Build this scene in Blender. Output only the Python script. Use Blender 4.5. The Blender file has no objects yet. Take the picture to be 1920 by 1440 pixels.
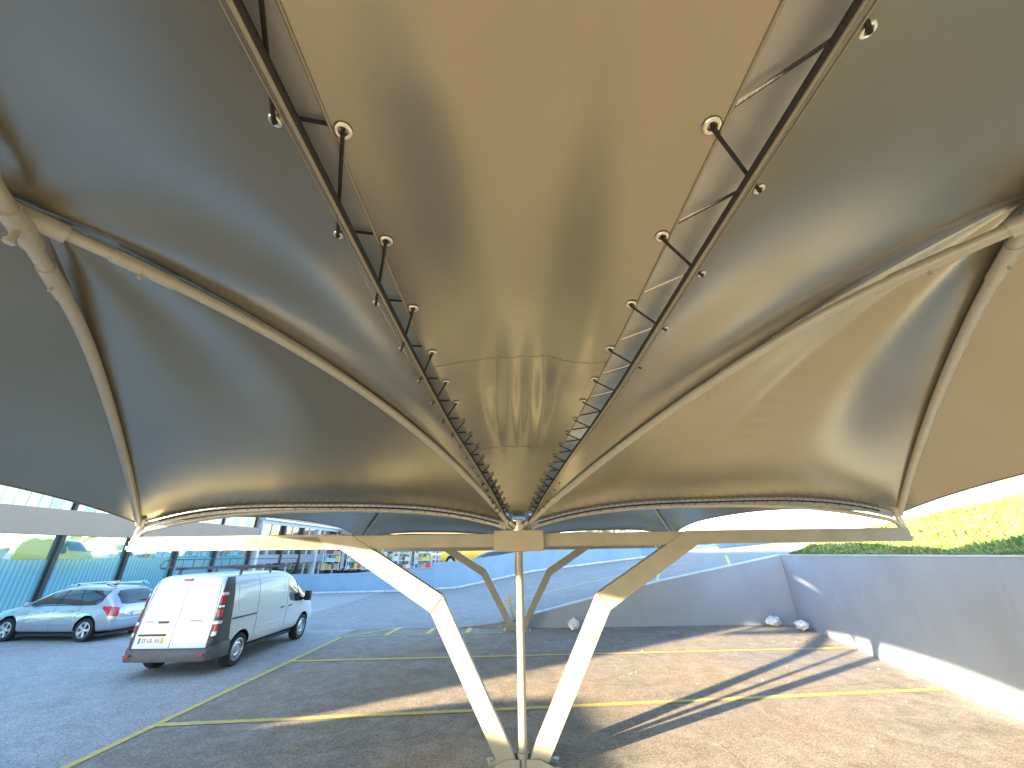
import bpy, bmesh, math, random
from mathutils import Vector, Matrix, Quaternion
from mathutils.bvhtree import BVHTree
random.seed(7)
C = bpy.context.scene.collection
sc = bpy.context.scene
R = math.radians
H = 2.35
# ------------------------------------------------------------------ camera
pitch = math.atan((1036-720)/721.0); roll = math.atan(0.0137)
rt = Vector((1, 0, 0)); fw = Vector((0, math.cos(pitch), math.sin(pitch))); up = rt.cross(fw)
rt2 = rt*math.cos(roll)-up*math.sin(roll); up2 = up*math.cos(roll)+rt*math.sin(roll)
cd = bpy.data.cameras.new('camera'); cam = bpy.data.objects.new('camera', cd); C.objects.link(cam)
cd.sensor_width = 36; cd.lens = 721/1920*36; cd.clip_start = 0.05; cd.clip_end = 3000
cam.matrix_world = Matrix(((rt2.x, up2.x, -fw.x, 0), (rt2.y, up2.y, -fw.y, 0), (rt2.z, up2.z, -fw.z, H), (0, 0, 0, 1)))
sc.camera = cam
# ------------------------------------------------------------------ light
SUN_AZ = R(33.5); SUN_EL = R(9.9)          # heading of the light over the ground, height of the sun
sd = bpy.data.lights.new('sun', 'SUN'); sd.energy = 5.0; sd.angle = R(0.8); sd.color = (1.0, 0.77, 0.47)
so = bpy.data.objects.new('sun', sd); C.objects.link(so)
ldir = Vector((math.cos(SUN_AZ)*math.cos(SUN_EL), math.sin(SUN_AZ)*math.cos(SUN_EL), -math.sin(SUN_EL)))
so.rotation_euler = ldir.to_track_quat('-Z', 'Y').to_euler()
w = bpy.data.worlds.new('World'); sc.world = w; w.use_nodes = True
nt = w.node_tree; nt.nodes.clear()
sky = nt.nodes.new('ShaderNodeTexSky'); sky.sky_type = 'NISHITA'; sky.sun_disc = False
sky.sun_elevation = SUN_EL; sky.sun_rotation = math.atan2(-ldir.x, -ldir.y)
sky.air_density = 1.0; sky.dust_density = 0.7; sky.ozone_density = 2.0
bg = nt.nodes.new('ShaderNodeBackground'); bg.inputs[1].default_value = 0.13
wo = nt.nodes.new('ShaderNodeOutputWorld')
nt.links.new(sky.outputs[0], bg.inputs[0]); nt.links.new(bg.outputs[0], wo.inputs[0])
sc.view_settings.view_transform = 'Standard'; sc.view_settings.look = 'None'
sc.view_settings.exposure = 3.2; sc.view_settings.gamma = 1
sc.cycles.max_bounces = 10; sc.cycles.diffuse_bounces = 5; sc.cycles.glossy_bounces = 5

# ------------------------------------------------------------------ materials
def mat(name, col, rough=0.6, metal=0.0, var=0.0, vscale=3.0, bump=0.0, bscale=60.0, coat=0.0, spec=0.5, emit=None, alpha=None, trans=0.0, col2=None, det=4.0, rvar=0.0):
    m = bpy.data.materials.new(name); m.use_nodes = True
    N = m.node_tree; n = N.nodes; L = N.links
    b = n['Principled BSDF']
    b.inputs['Base Color'].default_value = (*col, 1); b.inputs['Roughness'].default_value = rough
    b.inputs['Metallic'].default_value = metal; b.inputs['Specular IOR Level'].default_value = spec
    b.inputs['Coat Weight'].default_value = coat; b.inputs['Coat Roughness'].default_value = 0.06
    b.inputs['Transmission Weight'].default_value = trans
    tc = n.new('ShaderNodeTexCoord')
    if var or col2 or rvar:
        no = n.new('ShaderNodeTexNoise'); no.inputs['Scale'].default_value = vscale; no.inputs['Detail'].default_value = det
        L.new(tc.outputs['Object'], no.inputs['Vector'])
    if var or col2:
        mx = n.new('ShaderNodeMix'); mx.data_type = 'RGBA'
        rp = n.new('ShaderNodeMapRange'); rp.inputs[1].default_value = 0.32; rp.inputs[2].default_value = 0.68
        L.new(no.outputs[0], rp.inputs[0]); L.new(rp.outputs[0], mx.inputs[0])
        c2 = col2 if col2 else tuple(min(1, c*(1+var)) for c in col)
        c1 = col if col2 else tuple(c*(1-var) for c in col)
        mx.inputs[6].default_value = (*c1, 1); mx.inputs[7].default_value = (*c2, 1)
        L.new(mx.outputs[2], b.inputs['Base Color'])
    if rvar:
        r2 = n.new('ShaderNodeMapRange'); r2.inputs[3].default_value = max(0, rough-rvar); r2.inputs[4].default_value = rough+rvar
        L.new(no.outputs[0], r2.inputs[0]); L.new(r2.outputs[0], b.inputs['Roughness'])
    if bump:
        nb = n.new('ShaderNodeTexNoise'); nb.inputs['Scale'].default_value = bscale; nb.inputs['Detail'].default_value = 3
        L.new(tc.outputs['Object'], nb.inputs['Vector'])
        bp = n.new('ShaderNodeBump'); bp.inputs['Strength'].default_value = bump; bp.inputs['Distance'].default_value = 0.01
        L.new(nb.outputs[0], bp.inputs['Height']); L.new(bp.outputs[0], b.inputs['Normal'])
    if emit: b.inputs['Emission Color'].default_value = (*emit[0], 1); b.inputs['Emission Strength'].default_value = emit[1]
    return m

def asphalt(name, base, warm, k=1.0):
    m = bpy.data.materials.new(name); m.use_nodes = True
    N = m.node_tree; n = N.nodes; L = N.links; b = n['Principled BSDF']
    tc = n.new('ShaderNodeTexCoord')
    def noise(s, d=5, vec=None, dist=0.0):
        x = n.new('ShaderNodeTexNoise'); x.inputs['Scale'].default_value = s; x.inputs['Detail'].default_value = d; x.inputs['Distortion'].default_value = dist
        L.new(vec if vec else tc.outputs['Object'], x.inputs['Vector']); return x.outputs[0]
    def rng(v, a, c, lo=0.0, hi=1.0):
        x = n.new('ShaderNodeMapRange'); x.inputs[1].default_value = a; x.inputs[2].default_value = c; x.inputs[3].default_value = lo; x.inputs[4].default_value = hi
        L.new(v, x.inputs[0]); return x.outputs[0]
    def mix(f, a, c, mode='MIX'):
        x = n.new('ShaderNodeMix'); x.data_type = 'RGBA'; x.blend_type = mode
        for s, v in ((0, f), (6, a), (7, c)):
            if hasattr(v, 'links') or hasattr(v, 'is_linked'): L.new(v, x.inputs[s])
            elif s == 0: x.inputs[0].default_value = v
            else: x.inputs[s].default_value = (*v, 1)
        return x.outputs[2]
    big = rng(noise(0.33, 5, dist=0.6), 0.35, 0.66)
    c = mix(big, base, warm)
    mps = n.new('ShaderNodeMapping'); mps.inputs['Scale'].default_value = (14, 1.6, 1); mps.inputs['Rotation'].default_value = (0, 0, R(-38)); L.new(tc.outputs['Object'], mps.inputs['Vector'])
    c = mix(rng(noise(2.4, 8, mps.outputs[0], 1.5), 0.56, 0.66, 0, 0.5*k), c, tuple(v*1.6 for v in warm))
    mpt = n.new('ShaderNodeMapping'); mpt.inputs['Scale'].default_value = (2.0, 16, 1); mpt.inputs['Rotation'].default_value = (0, 0, R(17)); L.new(tc.outputs['Object'], mpt.inputs['Vector'])
    c = mix(rng(noise(2.0, 8, mpt.outputs[0], 1.2), 0.58, 0.68, 0, 0.45*k), c, tuple(v*0.6 for v in base))
    med = rng(noise(2.1, 6, dist=1.2), 0.40, 0.72)
    c = mix(med, c, tuple(v*(1+0.55*k) for v in base))
    st = rng(noise(0.8, 3, dist=0.3), 0.60, 0.72, 0, 0.55*k)
    c = mix(st, c, tuple(v*0.55 for v in base))
    vo = n.new('ShaderNodeTexVoronoi'); vo.inputs['Scale'].default_value = 70; L.new(tc.outputs['Object'], vo.inputs['Vector'])
    hs = n.new('ShaderNodeSeparateColor'); L.new(vo.outputs['Color'], hs.inputs[0])
    gr = rng(hs.outputs[0], 0.0, 1.0, 0.60, 1.45)
    gm = n.new('ShaderNodeMix'); gm.data_type = 'RGBA'; gm.blend_type = 'MULTIPLY'; gm.inputs[0].default_value = 1
    cb = n.new('ShaderNodeCombineColor'); [L.new(gr, cb.inputs[i]) for i in range(3)]
    L.new(c, gm.inputs[6]); L.new(cb.outputs[0], gm.inputs[7]); c = gm.outputs[2]
    # scattered pale grit and flakes of worn surface
    v2 = n.new('ShaderNodeTexVoronoi'); v2.inputs['Scale'].default_value = 9; v2.inputs['Randomness'].default_value = 1; L.new(tc.outputs['Object'], v2.inputs['Vector'])
    spk = rng(v2.outputs['Distance'], 0.035, 0.06, 1, 0)
    h2 = n.new('ShaderNodeSeparateColor'); L.new(v2.outputs['Color'], h2.inputs[0])
    sel = rng(h2.outputs[1], 0.72, 0.74, 0, 1)
    mu = n.new('ShaderNodeMath'); mu.operation = 'MULTIPLY'; L.new(spk, mu.inputs[0]); L.new(sel, mu.inputs[1])
    c = mix(mu.outputs[0], c, (0.42, 0.38, 0.34))
    # long faint tyre scuffs
    mp = n.new('ShaderNodeMapping'); mp.inputs['Scale'].default_value = (1.0, 9, 1); mp.inputs['Rotation'].default_value = (0, 0, R(24)); L.new(tc.outputs['Object'], mp.inputs['Vector'])
    sc1 = rng(noise(0.7, 5, mp.outputs[0], 0.8), 0.60, 0.70, 0, 0.4*k)
    c = mix(sc1, c, tuple(v*1.7 for v in base))
    # hairline cracks
    v3 = n.new('ShaderNodeTexVoronoi'); v3.feature = 'DISTANCE_TO_EDGE'; v3.inputs['Scale'].default_value = 0.16
    mp3 = n.new('ShaderNodeMix'); mp3.data_type = 'RGBA'; mp3.inputs[0].default_value = 0.55
    nz = n.new('ShaderNodeTexNoise'); nz.inputs['Scale'].default_value = 0.45; nz.inputs['Detail'].default_value = 6; L.new(tc.outputs['Object'], nz.inputs['Vector'])
    L.new(tc.outputs['Object'], mp3.inputs[6]); L.new(nz.outputs['Color'], mp3.inputs[7]); L.new(mp3.outputs[2], v3.inputs['Vector'])
    ck = rng(v3.outputs['Distance'], 0.0004, 0.0014, 0.35, 0)
    c = mix(ck, c, tuple(v*0.35 for v in base))
    L.new(c, b.inputs['Base Color'])
    L.new(rng(big, 0, 1, 0.72, 0.88), b.inputs['Roughness'])
    bp = n.new('ShaderNodeBump'); bp.inputs['Strength'].default_value = 0.5; bp.inputs['Distance'].default_value = 0.006
    L.new(hs.outputs[1], bp.inputs['Height']); L.new(bp.outputs[0], b.inputs['Normal'])
    return m

M = {}
M['asphalt'] = asphalt('asphalt', (0.200, 0.182, 0.165), (0.258, 0.212, 0.158))
M['asphalt2'] = asphalt('ramp_asphalt', (0.23, 0.23, 0.235), (0.25, 0.242, 0.235), 0.5)
M['yellow'] = mat('yellow_line_paint', (0.72, 0.58, 0.13), 0.7, col2=(0.50, 0.42, 0.16), vscale=9, det=8, bump=0.3)
def membrane_mat():
    m = bpy.data.materials.new('silver_membrane'); m.use_nodes = True
    N = m.node_tree; n = N.nodes; L = N.links; b = n['Principled BSDF']
    tc = n.new('ShaderNodeTexCoord')
    no = n.new('ShaderNodeTexNoise'); no.inputs['Scale'].default_value = 1.3; no.inputs['Detail'].default_value = 6; L.new(tc.outputs['Object'], no.inputs['Vector'])
    mx = n.new('ShaderNodeMix'); mx.data_type = 'RGBA'; L.new(no.outputs[0], mx.inputs[0])
    mx.inputs[6].default_value = (0.355, 0.332, 0.262, 1); mx.inputs[7].default_value = (0.435, 0.408, 0.328, 1)
    L.new(mx.outputs[2], b.inputs['Base Color'])
    b.inputs['Metallic'].default_value = 0.82; b.inputs['Specular IOR Level'].default_value = 0.5
    rr = n.new('ShaderNodeMapRange'); rr.inputs[3].default_value = 0.18; rr.inputs[4].default_value = 0.26; L.new(no.outputs[0], rr.inputs[0]); L.new(rr.outputs[0], b.inputs['Roughness'])
    # small creases and weave
    n1 = n.new('ShaderNodeTexNoise'); n1.inputs['Scale'].default_value = 420; L.new(tc.outputs['Object'], n1.inputs['Vector'])
    n2 = n.new('ShaderNodeTexNoise'); n2.inputs['Scale'].default_value = 0.8; n2.inputs['Detail'].default_value = 2; L.new(tc.outputs['Object'], n2.inputs['Vector'])
    v = n.new('ShaderNodeTexVoronoi'); v.feature = 'DISTANCE_TO_EDGE'; v.inputs['Scale'].default_value = 1.6; v.inputs['Randomness'].default_value = 1
    nd = n.new('ShaderNodeMix'); nd.data_type = 'RGBA'; nd.inputs[0].default_value = 0.25; L.new(tc.outputs['Object'], nd.inputs[6]); L.new(n2.outputs['Color'], nd.inputs[7]); L.new(nd.outputs[2], v.inputs['Vector'])
    cr = n.new('ShaderNodeMapRange'); cr.inputs[1].default_value = 0; cr.inputs[2].default_value = 0.012; cr.inputs[3].default_value = 1; cr.inputs[4].default_value = 0; L.new(v.outputs['Distance'], cr.inputs[0])
    gt = n.new('ShaderNodeTexNoise'); gt.inputs['Scale'].default_value = 1.9; L.new(tc.outputs['Object'], gt.inputs['Vector'])
    gr = n.new('ShaderNodeMapRange'); gr.inputs[1].default_value = 0.66; gr.inputs[2].default_value = 0.72; L.new(gt.outputs[0], gr.inputs[0])
    mu = n.new('ShaderNodeMath'); mu.operation = 'MULTIPLY'; L.new(cr.outputs[0], mu.inputs[0]); L.new(gr.outputs[0], mu.inputs[1])
    b1 = n.new('ShaderNodeBump'); b1.inputs['Strength'].default_value = 0.2; b1.inputs['Distance'].default_value = 0.002; L.new(n1.outputs[0], b1.inputs['Height'])
    b2 = n.new('ShaderNodeBump'); b2.inputs['Strength'].default_value = 0.2; b2.inputs['Distance'].default_value = 0.05; L.new(n2.outputs[0], b2.inputs['Height']); L.new(b1.outputs[0], b2.inputs['Normal'])
    b3 = n.new('ShaderNodeBump'); b3.inputs['Strength'].default_value = 0.12; b3.inputs['Distance'].default_value = 0.003; L.new(mu.outputs[0], b3.inputs['Height']); L.new(b2.outputs[0], b3.inputs['Normal'])
    L.new(b3.outputs[0], b.inputs['Normal'])
    return m
M['membrane'] = membrane_mat()
M['flap'] = mat('flap_fabric', (0.45, 0.45, 0.43), 0.4, 0.5, var=0.08, bump=0.15, bscale=300)
M['hem'] = mat('hem_fabric', (0.33, 0.30, 0.22), 0.45, 0.4)
M['seam'] = mat('seam_thread', (0.27, 0.25, 0.19), 0.6, 0.2)
M['cord'] = mat('black_cord', (0.025, 0.022, 0.018), 0.8, bump=0.8, bscale=160)
M['eyelet'] = mat('eyelet_metal', (0.80, 0.77, 0.66), 0.25, 1.0)
M['frame'] = mat('cream_steel_paint', (0.262, 0.26, 0.222), 0.42, 0.0, var=0.09, vscale=3.5, det=9, rvar=0.12, coat=0.15, bump=0.06, bscale=90)
M['pipe'] = mat('pipe_paint', (0.42, 0.415, 0.355), 0.36, 0.1, var=0.05, vscale=5, coat=0.2)
M['galv'] = mat('galvanised_steel', (0.55, 0.55, 0.55), 0.4, 0.9, var=0.15, vscale=30)
M['concrete'] = mat('footing_concrete', (0.33, 0.31, 0.28), 0.9, var=0.2, vscale=9, bump=0.5)
def wall_mat(name, c, seed):
    m = mat(name, c, 0.75, var=0.07, vscale=0.9, bump=0.25, bscale=45, det=7)
    N = m.node_tree; n = N.nodes; L = N.links; b = n['Principled BSDF']
    src = b.inputs['Base Color'].links[0].from_socket
    tc = n.new('ShaderNodeTexCoord'); mp = n.new('ShaderNodeMapping'); mp.inputs['Scale'].default_value = (3.0, 3.0, 0.35); mp.inputs['Location'].default_value = (seed, 0, 0)
    L.new(tc.outputs['Object'], mp.inputs['Vector'])
    no = n.new('ShaderNodeTexNoise'); no.inputs['Scale'].default_value = 1.6; no.inputs['Detail'].default_value = 6; L.new(mp.outputs[0], no.inputs['Vector'])
    rg = n.new('ShaderNodeMapRange'); rg.inputs[1].default_value = 0.55; rg.inputs[2].default_value = 0.8; rg.inputs[4].default_value = 0.22; L.new(no.outputs[0], rg.inputs[0])
    mx = n.new('ShaderNodeMix'); mx.data_type = 'RGBA'; L.new(rg.outputs[0], mx.inputs[0]); L.new(src, mx.inputs[6]); mx.inputs[7].default_value = (*[v*0.62 for v in c], 1)
    L.new(mx.outputs[2], b.inputs['Base Color']); return m
M['wall'] = wall_mat('grey_blue_wall_paint', (0.27, 0.325, 0.405), 0)
M['wall2'] = wall_mat('blue_wall_paint', (0.25, 0.38, 0.52), 5)
M['coping'] = mat('coping_paint', (0.50, 0.60, 0.68), 0.7, var=0.1, vscale=4)
M['kerb'] = mat('kerb_concrete', (0.50, 0.52, 0.54), 0.85, var=0.15, vscale=3)
M['white'] = mat('white_car_paint', (0.66, 0.68, 0.71), 0.35, coat=0.5, var=0.03, vscale=1.2)
M['silver'] = mat('silver_car_paint', (0.42, 0.46, 0.53), 0.26, 0.55, coat=1.0)
M['yellowp'] = mat('yellow_van_paint', (0.85, 0.50, 0.03), 0.3, coat=0.8)
M['bluep'] = mat('blue_car_paint', (0.05, 0.16, 0.42), 0.3, coat=0.9)
M['plastic'] = mat('grey_plastic', (0.075, 0.072, 0.075), 0.55, var=0.15, vscale=6, bump=0.15, bscale=200)
M['black'] = mat('black_trim', (0.015, 0.015, 0.016), 0.4)
M['tyre'] = mat('tyre_rubber', (0.018, 0.018, 0.019), 0.8, bump=0.3, bscale=50)
M['alloy'] = mat('alloy_rim', (0.72, 0.72, 0.74), 0.28, 0.85)
M['steelrim'] = mat('steel_rim', (0.50, 0.51, 0.54), 0.38, 0.7)
M['glass'] = mat('car_glass', (0.02, 0.035, 0.04), 0.05, 0.0, spec=0.9, coat=0.6)
M['red'] = mat('red_lamp_lens', (0.55, 0.015, 0.03), 0.15, coat=0.8)
M['lens'] = mat('clear_lamp_lens', (0.75, 0.76, 0.78), 0.15, 0.3, coat=0.8)
M['platew'] = mat('plate_white', (0.72, 0.73, 0.70), 0.4)
M['plateb'] = mat('plate_blue', (0.03, 0.12, 0.55), 0.4)
M['platey'] = mat('plate_yellow', (0.80, 0.55, 0.05), 0.4)
M['ink'] = mat('black_ink', (0.03, 0.03, 0.035), 0.5)
M['greyink'] = mat('grey_ink', (0.30, 0.28, 0.32), 0.4)
M['rack'] = mat('rack_steel', (0.06, 0.055, 0.07), 0.45, 0.4)
M['bldg'] = mat('facade_panel', (0.36, 0.255, 0.20), 0.6, var=0.05, vscale=0.6, bump=0.1)
M['bldgdark'] = mat('dark_mullion', (0.03, 0.03, 0.035), 0.4, 0.3)
M['wframe'] = mat('white_window_frame', (0.72, 0.72, 0.80), 0.4)
M['plate_paint'] = mat('plate_paint', (0.34, 0.325, 0.265), 0.5, var=0.05)
def glass_mat(name, tint, metal, rib, rough=0.03):
    m = bpy.data.materials.new(name); m.use_nodes = True
    N = m.node_tree; n = N.nodes; L = N.links; b = n['Principled BSDF']
    b.inputs['Base Color'].default_value = (*tint, 1); b.inputs['Metallic'].default_value = metal; b.inputs['Roughness'].default_value = rough
    tc = n.new('ShaderNodeTexCoord'); no = n.new('ShaderNodeTexNoise'); no.inputs['Scale'].default_value = 0.8; L.new(tc.outputs['Object'], no.inputs['Vector'])
    bp = n.new('ShaderNodeBump'); bp.inputs['Strength'].default_value = 0.12; bp.inputs['Distance'].default_value = 0.05; L.new(no.outputs[0], bp.inputs['Height'])
    if rib:
        wv = n.new('ShaderNodeTexWave'); wv.bands_direction = 'Y'; wv.inputs['Scale'].default_value = rib; L.new(tc.outputs['Object'], wv.inputs['Vector'])
        b2 = n.new('ShaderNodeBump'); b2.inputs['Strength'].default_value = 0.5; b2.inputs['Distance'].default_value = 0.004; L.new(wv.outputs[0], b2.inputs['Height']); L.new(bp.outputs[0], b2.inputs['Normal']); bp = b2
        mx = n.new('ShaderNodeMix'); mx.data_type = 'RGBA'; L.new(wv.outputs[0], mx.inputs[0]); mx.inputs[6].default_value = (*[v*0.8 for v in tint], 1); mx.inputs[7].default_value = (*[min(1, v*1.15) for v in tint], 1); L.new(mx.outputs[2], b.inputs['Base Color'])
    L.new(bp.outputs[0], b.inputs['Normal']); return m
M['gmirror'] = glass_mat('teal_mirror_glass', (0.42, 0.66, 0.68), 0.85, 0)
M['grib'] = glass_mat('ribbed_teal_glass', (0.25, 0.52, 0.58), 0.55, 1.6, 0.12)
M['gshop'] = glass_mat('shop_glass', (0.45, 0.50, 0.42), 0.85, 0)
M['grassbase'] = mat('grass_soil', (0.085, 0.11, 0.025), 0.95, col2=(0.15, 0.16, 0.04), vscale=1.5, bump=0.6, bscale=12)
def grass_mat():
    m = mat('grass_blade', (0.13, 0.24, 0.055), 0.6, col2=(0.27, 0.29, 0.09), vscale=1.4, det=6)
    m.node_tree.nodes['Principled BSDF'].inputs['Subsurface Weight'].default_value = 0.0
    return m
M['grass'] = grass_mat()
M['bag'] = mat('white_plastic_film', (0.72, 0.75, 0.82), 0.25, coat=0.3, spec=0.7)
M['bark'] = mat('tree_bark', (0.12, 0.08, 0.05), 0.9, bump=0.5)
M['leaf'] = mat('tree_leaf', (0.10, 0.15, 0.03), 0.6, col2=(0.26, 0.24, 0.05), vscale=1.2)
M['orange'] = mat('orange_paint', (0.80, 0.20, 0.05), 0.5)

# ------------------------------------------------------------------ helpers
def tag(o, label=None, cat=None, group=None, kind=None):
    if label: o['label'] = label
    if cat: o['category'] = cat
    if group: o['group'] = group
    if kind: o['kind'] = kind
    return o
def empty(name, loc=(0, 0, 0), rz=0.0, label=None, cat=None, group=None):
    o = bpy.data.objects.new(name, None); C.objects.link(o); o.empty_display_size = 0.2
    o.location = loc; o.rotation_euler = (0, 0, rz)
    return tag(o, label, cat, group)
class MB:
    def __init__(s): s.v = []; s.f = []
    def add(s, vs, fs):
        k = len(s.v); s.v += [tuple(v) for v in vs]; s.f += [tuple(k+i for i in f) for f in fs]
    def box(s, lo, hi, mx=None):
        x0, y0, z0 = lo; x1, y1, z1 = hi
        vs = [(x0, y0, z0), (x1, y0, z0), (x1, y1, z0), (x0, y1, z0), (x0, y0, z1), (x1, y0, z1), (x1, y1, z1), (x0, y1, z1)]
        if mx: vs = [mx @ Vector(v) for v in vs]
        s.add(vs, [(0, 3, 2, 1), (4, 5, 6, 7), (0, 1, 5, 4), (1, 2, 6, 5), (2, 3, 7, 6), (3, 0, 4, 7)])
    def prism(s, poly, axis, a, b):
        n = len(poly)
        def p(u, v, t):
            return {'x': (t, u, v), 'y': (u, t, v), 'z': (u, v, t)}[axis]
        s.add([p(u, v, a) for u, v in poly]+[p(u, v, b) for u, v in poly],
              [tuple(range(n))[::-1], tuple(range(n, 2*n))]+[(i, (i+1) % n, n+(i+1) % n, n+i) for i in range(n)])
    def tube(s, path, r, seg=8, cap=True):
        P = [Vector(p) for p in path]; n = len(P); k = len(s.v)
        rr = r if isinstance(r, (list, tuple)) else [r]*n
        up_ = None
        for i, p in enumerate(P):
            t = (P[min(i+1, n-1)]-P[max(i-1, 0)]).normalized()
            if up_ is None:
                a = Vector((0, 0, 1)) if abs(t.z) < 0.9 else Vector((1, 0, 0)); up_ = (a-t*a.dot(t)).normalized()
            else: up_ = (up_-t*up_.dot(t)).normalized()
            sd_ = t.cross(up_)
            for j in range(seg):
                an = 2*math.pi*j/seg; s.v.append(tuple(p+(up_*math.cos(an)+sd_*math.sin(an))*rr[i]))
        for i in range(n-1):
            for j in range(seg):
                a = k+i*seg+j; b = k+i*seg+(j+1) % seg; s.f.append((a, b, b+seg, a+seg))
        if cap: s.f.append(tuple(k+j for j in range(seg))[::-1]); s.f.append(tuple(k+(n-1)*seg+j for j in range(seg)))
    def lathe(s, prof, seg=32, mx=None):
        # prof: (radius, x) about the x axis
        k = len(s.v); n = len(prof)
        for r, x in prof:
            for j in range(seg):
                a = 2*math.pi*j/seg; v = Vector((x, r*math.cos(a), r*math.sin(a))); s.v.append(tuple(mx @ v if mx else v))
        for i in range(n-1):
            for j in range(seg):
                a = k+i*seg+j; b = k+i*seg+(j+1) % seg; s.f.append((a, a+seg, b+seg, b))
    def grid(s, fn, nu, nv):
        k = len(s.v)
        for i in range(nu+1):
            for j in range(nv+1): s.v.append(tuple(fn(i/nu, j/nv)))
        for i in range(nu):
            for j in range(nv):
                a = k+i*(nv+1)+j; s.f.append((a, a+1, a+nv+2, a+nv+1))
    def build(s, name, m, parent=None, smooth=0.0, bevel=0.0):
        me = bpy.data.meshes.new(name); me.from_pydata(s.v, [], s.f); me.validate(); me.update()
        me.materials.append(m)
        bm = bmesh.new(); bm.from_mesh(me); bmesh.ops.recalc_face_normals(bm, faces=bm.faces)
        if bevel:
            es = [e for e in bm.edges if len(e.link_faces) == 2 and e.calc_face_angle(0) > 0.5]
            bmesh.ops.bevel(bm, geom=es, offset=bevel, segments=2, affect='EDGES', profile=0.6)
        bm.to_mesh(me); bm.free()
        if smooth:
            me.polygons.foreach_set('use_smooth', [True]*len(me.polygons)); me.set_sharp_from_angle(angle=R(smooth))
        o = bpy.data.objects.new(name, me); C.objects.link(o)
        if parent: o.parent = parent
        return o
def children(o): return [c for c in list(bpy.data.objects) if c.parent == o]
def copy_tree(o, parent=None):
    c = o.copy(); C.objects.link(c); c.parent = parent
    for ch in children(o): copy_tree(ch, c)
    return c
def interp(x, tab):
    if x <= tab[0][0]: return tab[0][1]
    for (a, p), (b, q) in zip(tab, tab[1:]):
        if x <= b:
            return p+(q-p)*(x-a)/(b-a)
    return tab[-1][1]
def sinterp(x, tab):   # monotone-ish smooth interpolation (Catmull-Rom on a table)
    n = len(tab)
    if x <= tab[0][0]: return tab[0][1]
    if x >= tab[-1][0]: return tab[-1][1]
    for i in range(n-1):
        if x <= tab[i+1][0]:
            x0, y0 = tab[i]; x1, y1 = tab[i+1]; h = x1-x0; t = (x-x0)/h
            m0 = ((y1-tab[i-1][1])/(x1-tab[i-1][0])) if i > 0 else (y1-y0)/h
            m1 = ((tab[i+2][1]-y0)/(tab[i+2][0]-x0)) if i < n-2 else 0 if tab is STRIP_Z or tab is STRIP_W or tab is STRIP_M else (y1-y0)/h
            return (2*t**3-3*t*t+1)*y0+(t**3-2*t*t+t)*h*m0+(-2*t**3+3*t*t)*y1+(t**3-t*t)*h*m1

# ------------------------------------------------------------------ shade structure
XH, Y1, S = 0.07, 5.97, 8.80
XL, XR = -5.50, 5.66
STRIP_Z = [(0, 2.76), (0.35, 2.90), (0.7, 3.09), (1.45, 3.42), (2.15, 3.59), (2.85, 3.69), (4.4, 3.77)]
STRIP_W = [(0, 0.15), (0.7, 0.37), (1.45, 0.60), (2.15, 0.74), (2.85, 0.81), (4.4, 0.86)]
STRIP_M = [(0, 0.09), (0.7, 0.28), (1.45, 0.48), (2.15, 0.61), (2.85, 0.68), (4.4, 0.73)]
ZE, ZHUB, ZAP = 2.80, 2.72, 4.12
def dist(y, ya): d = ya-y; return min(d, S-d)

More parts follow.
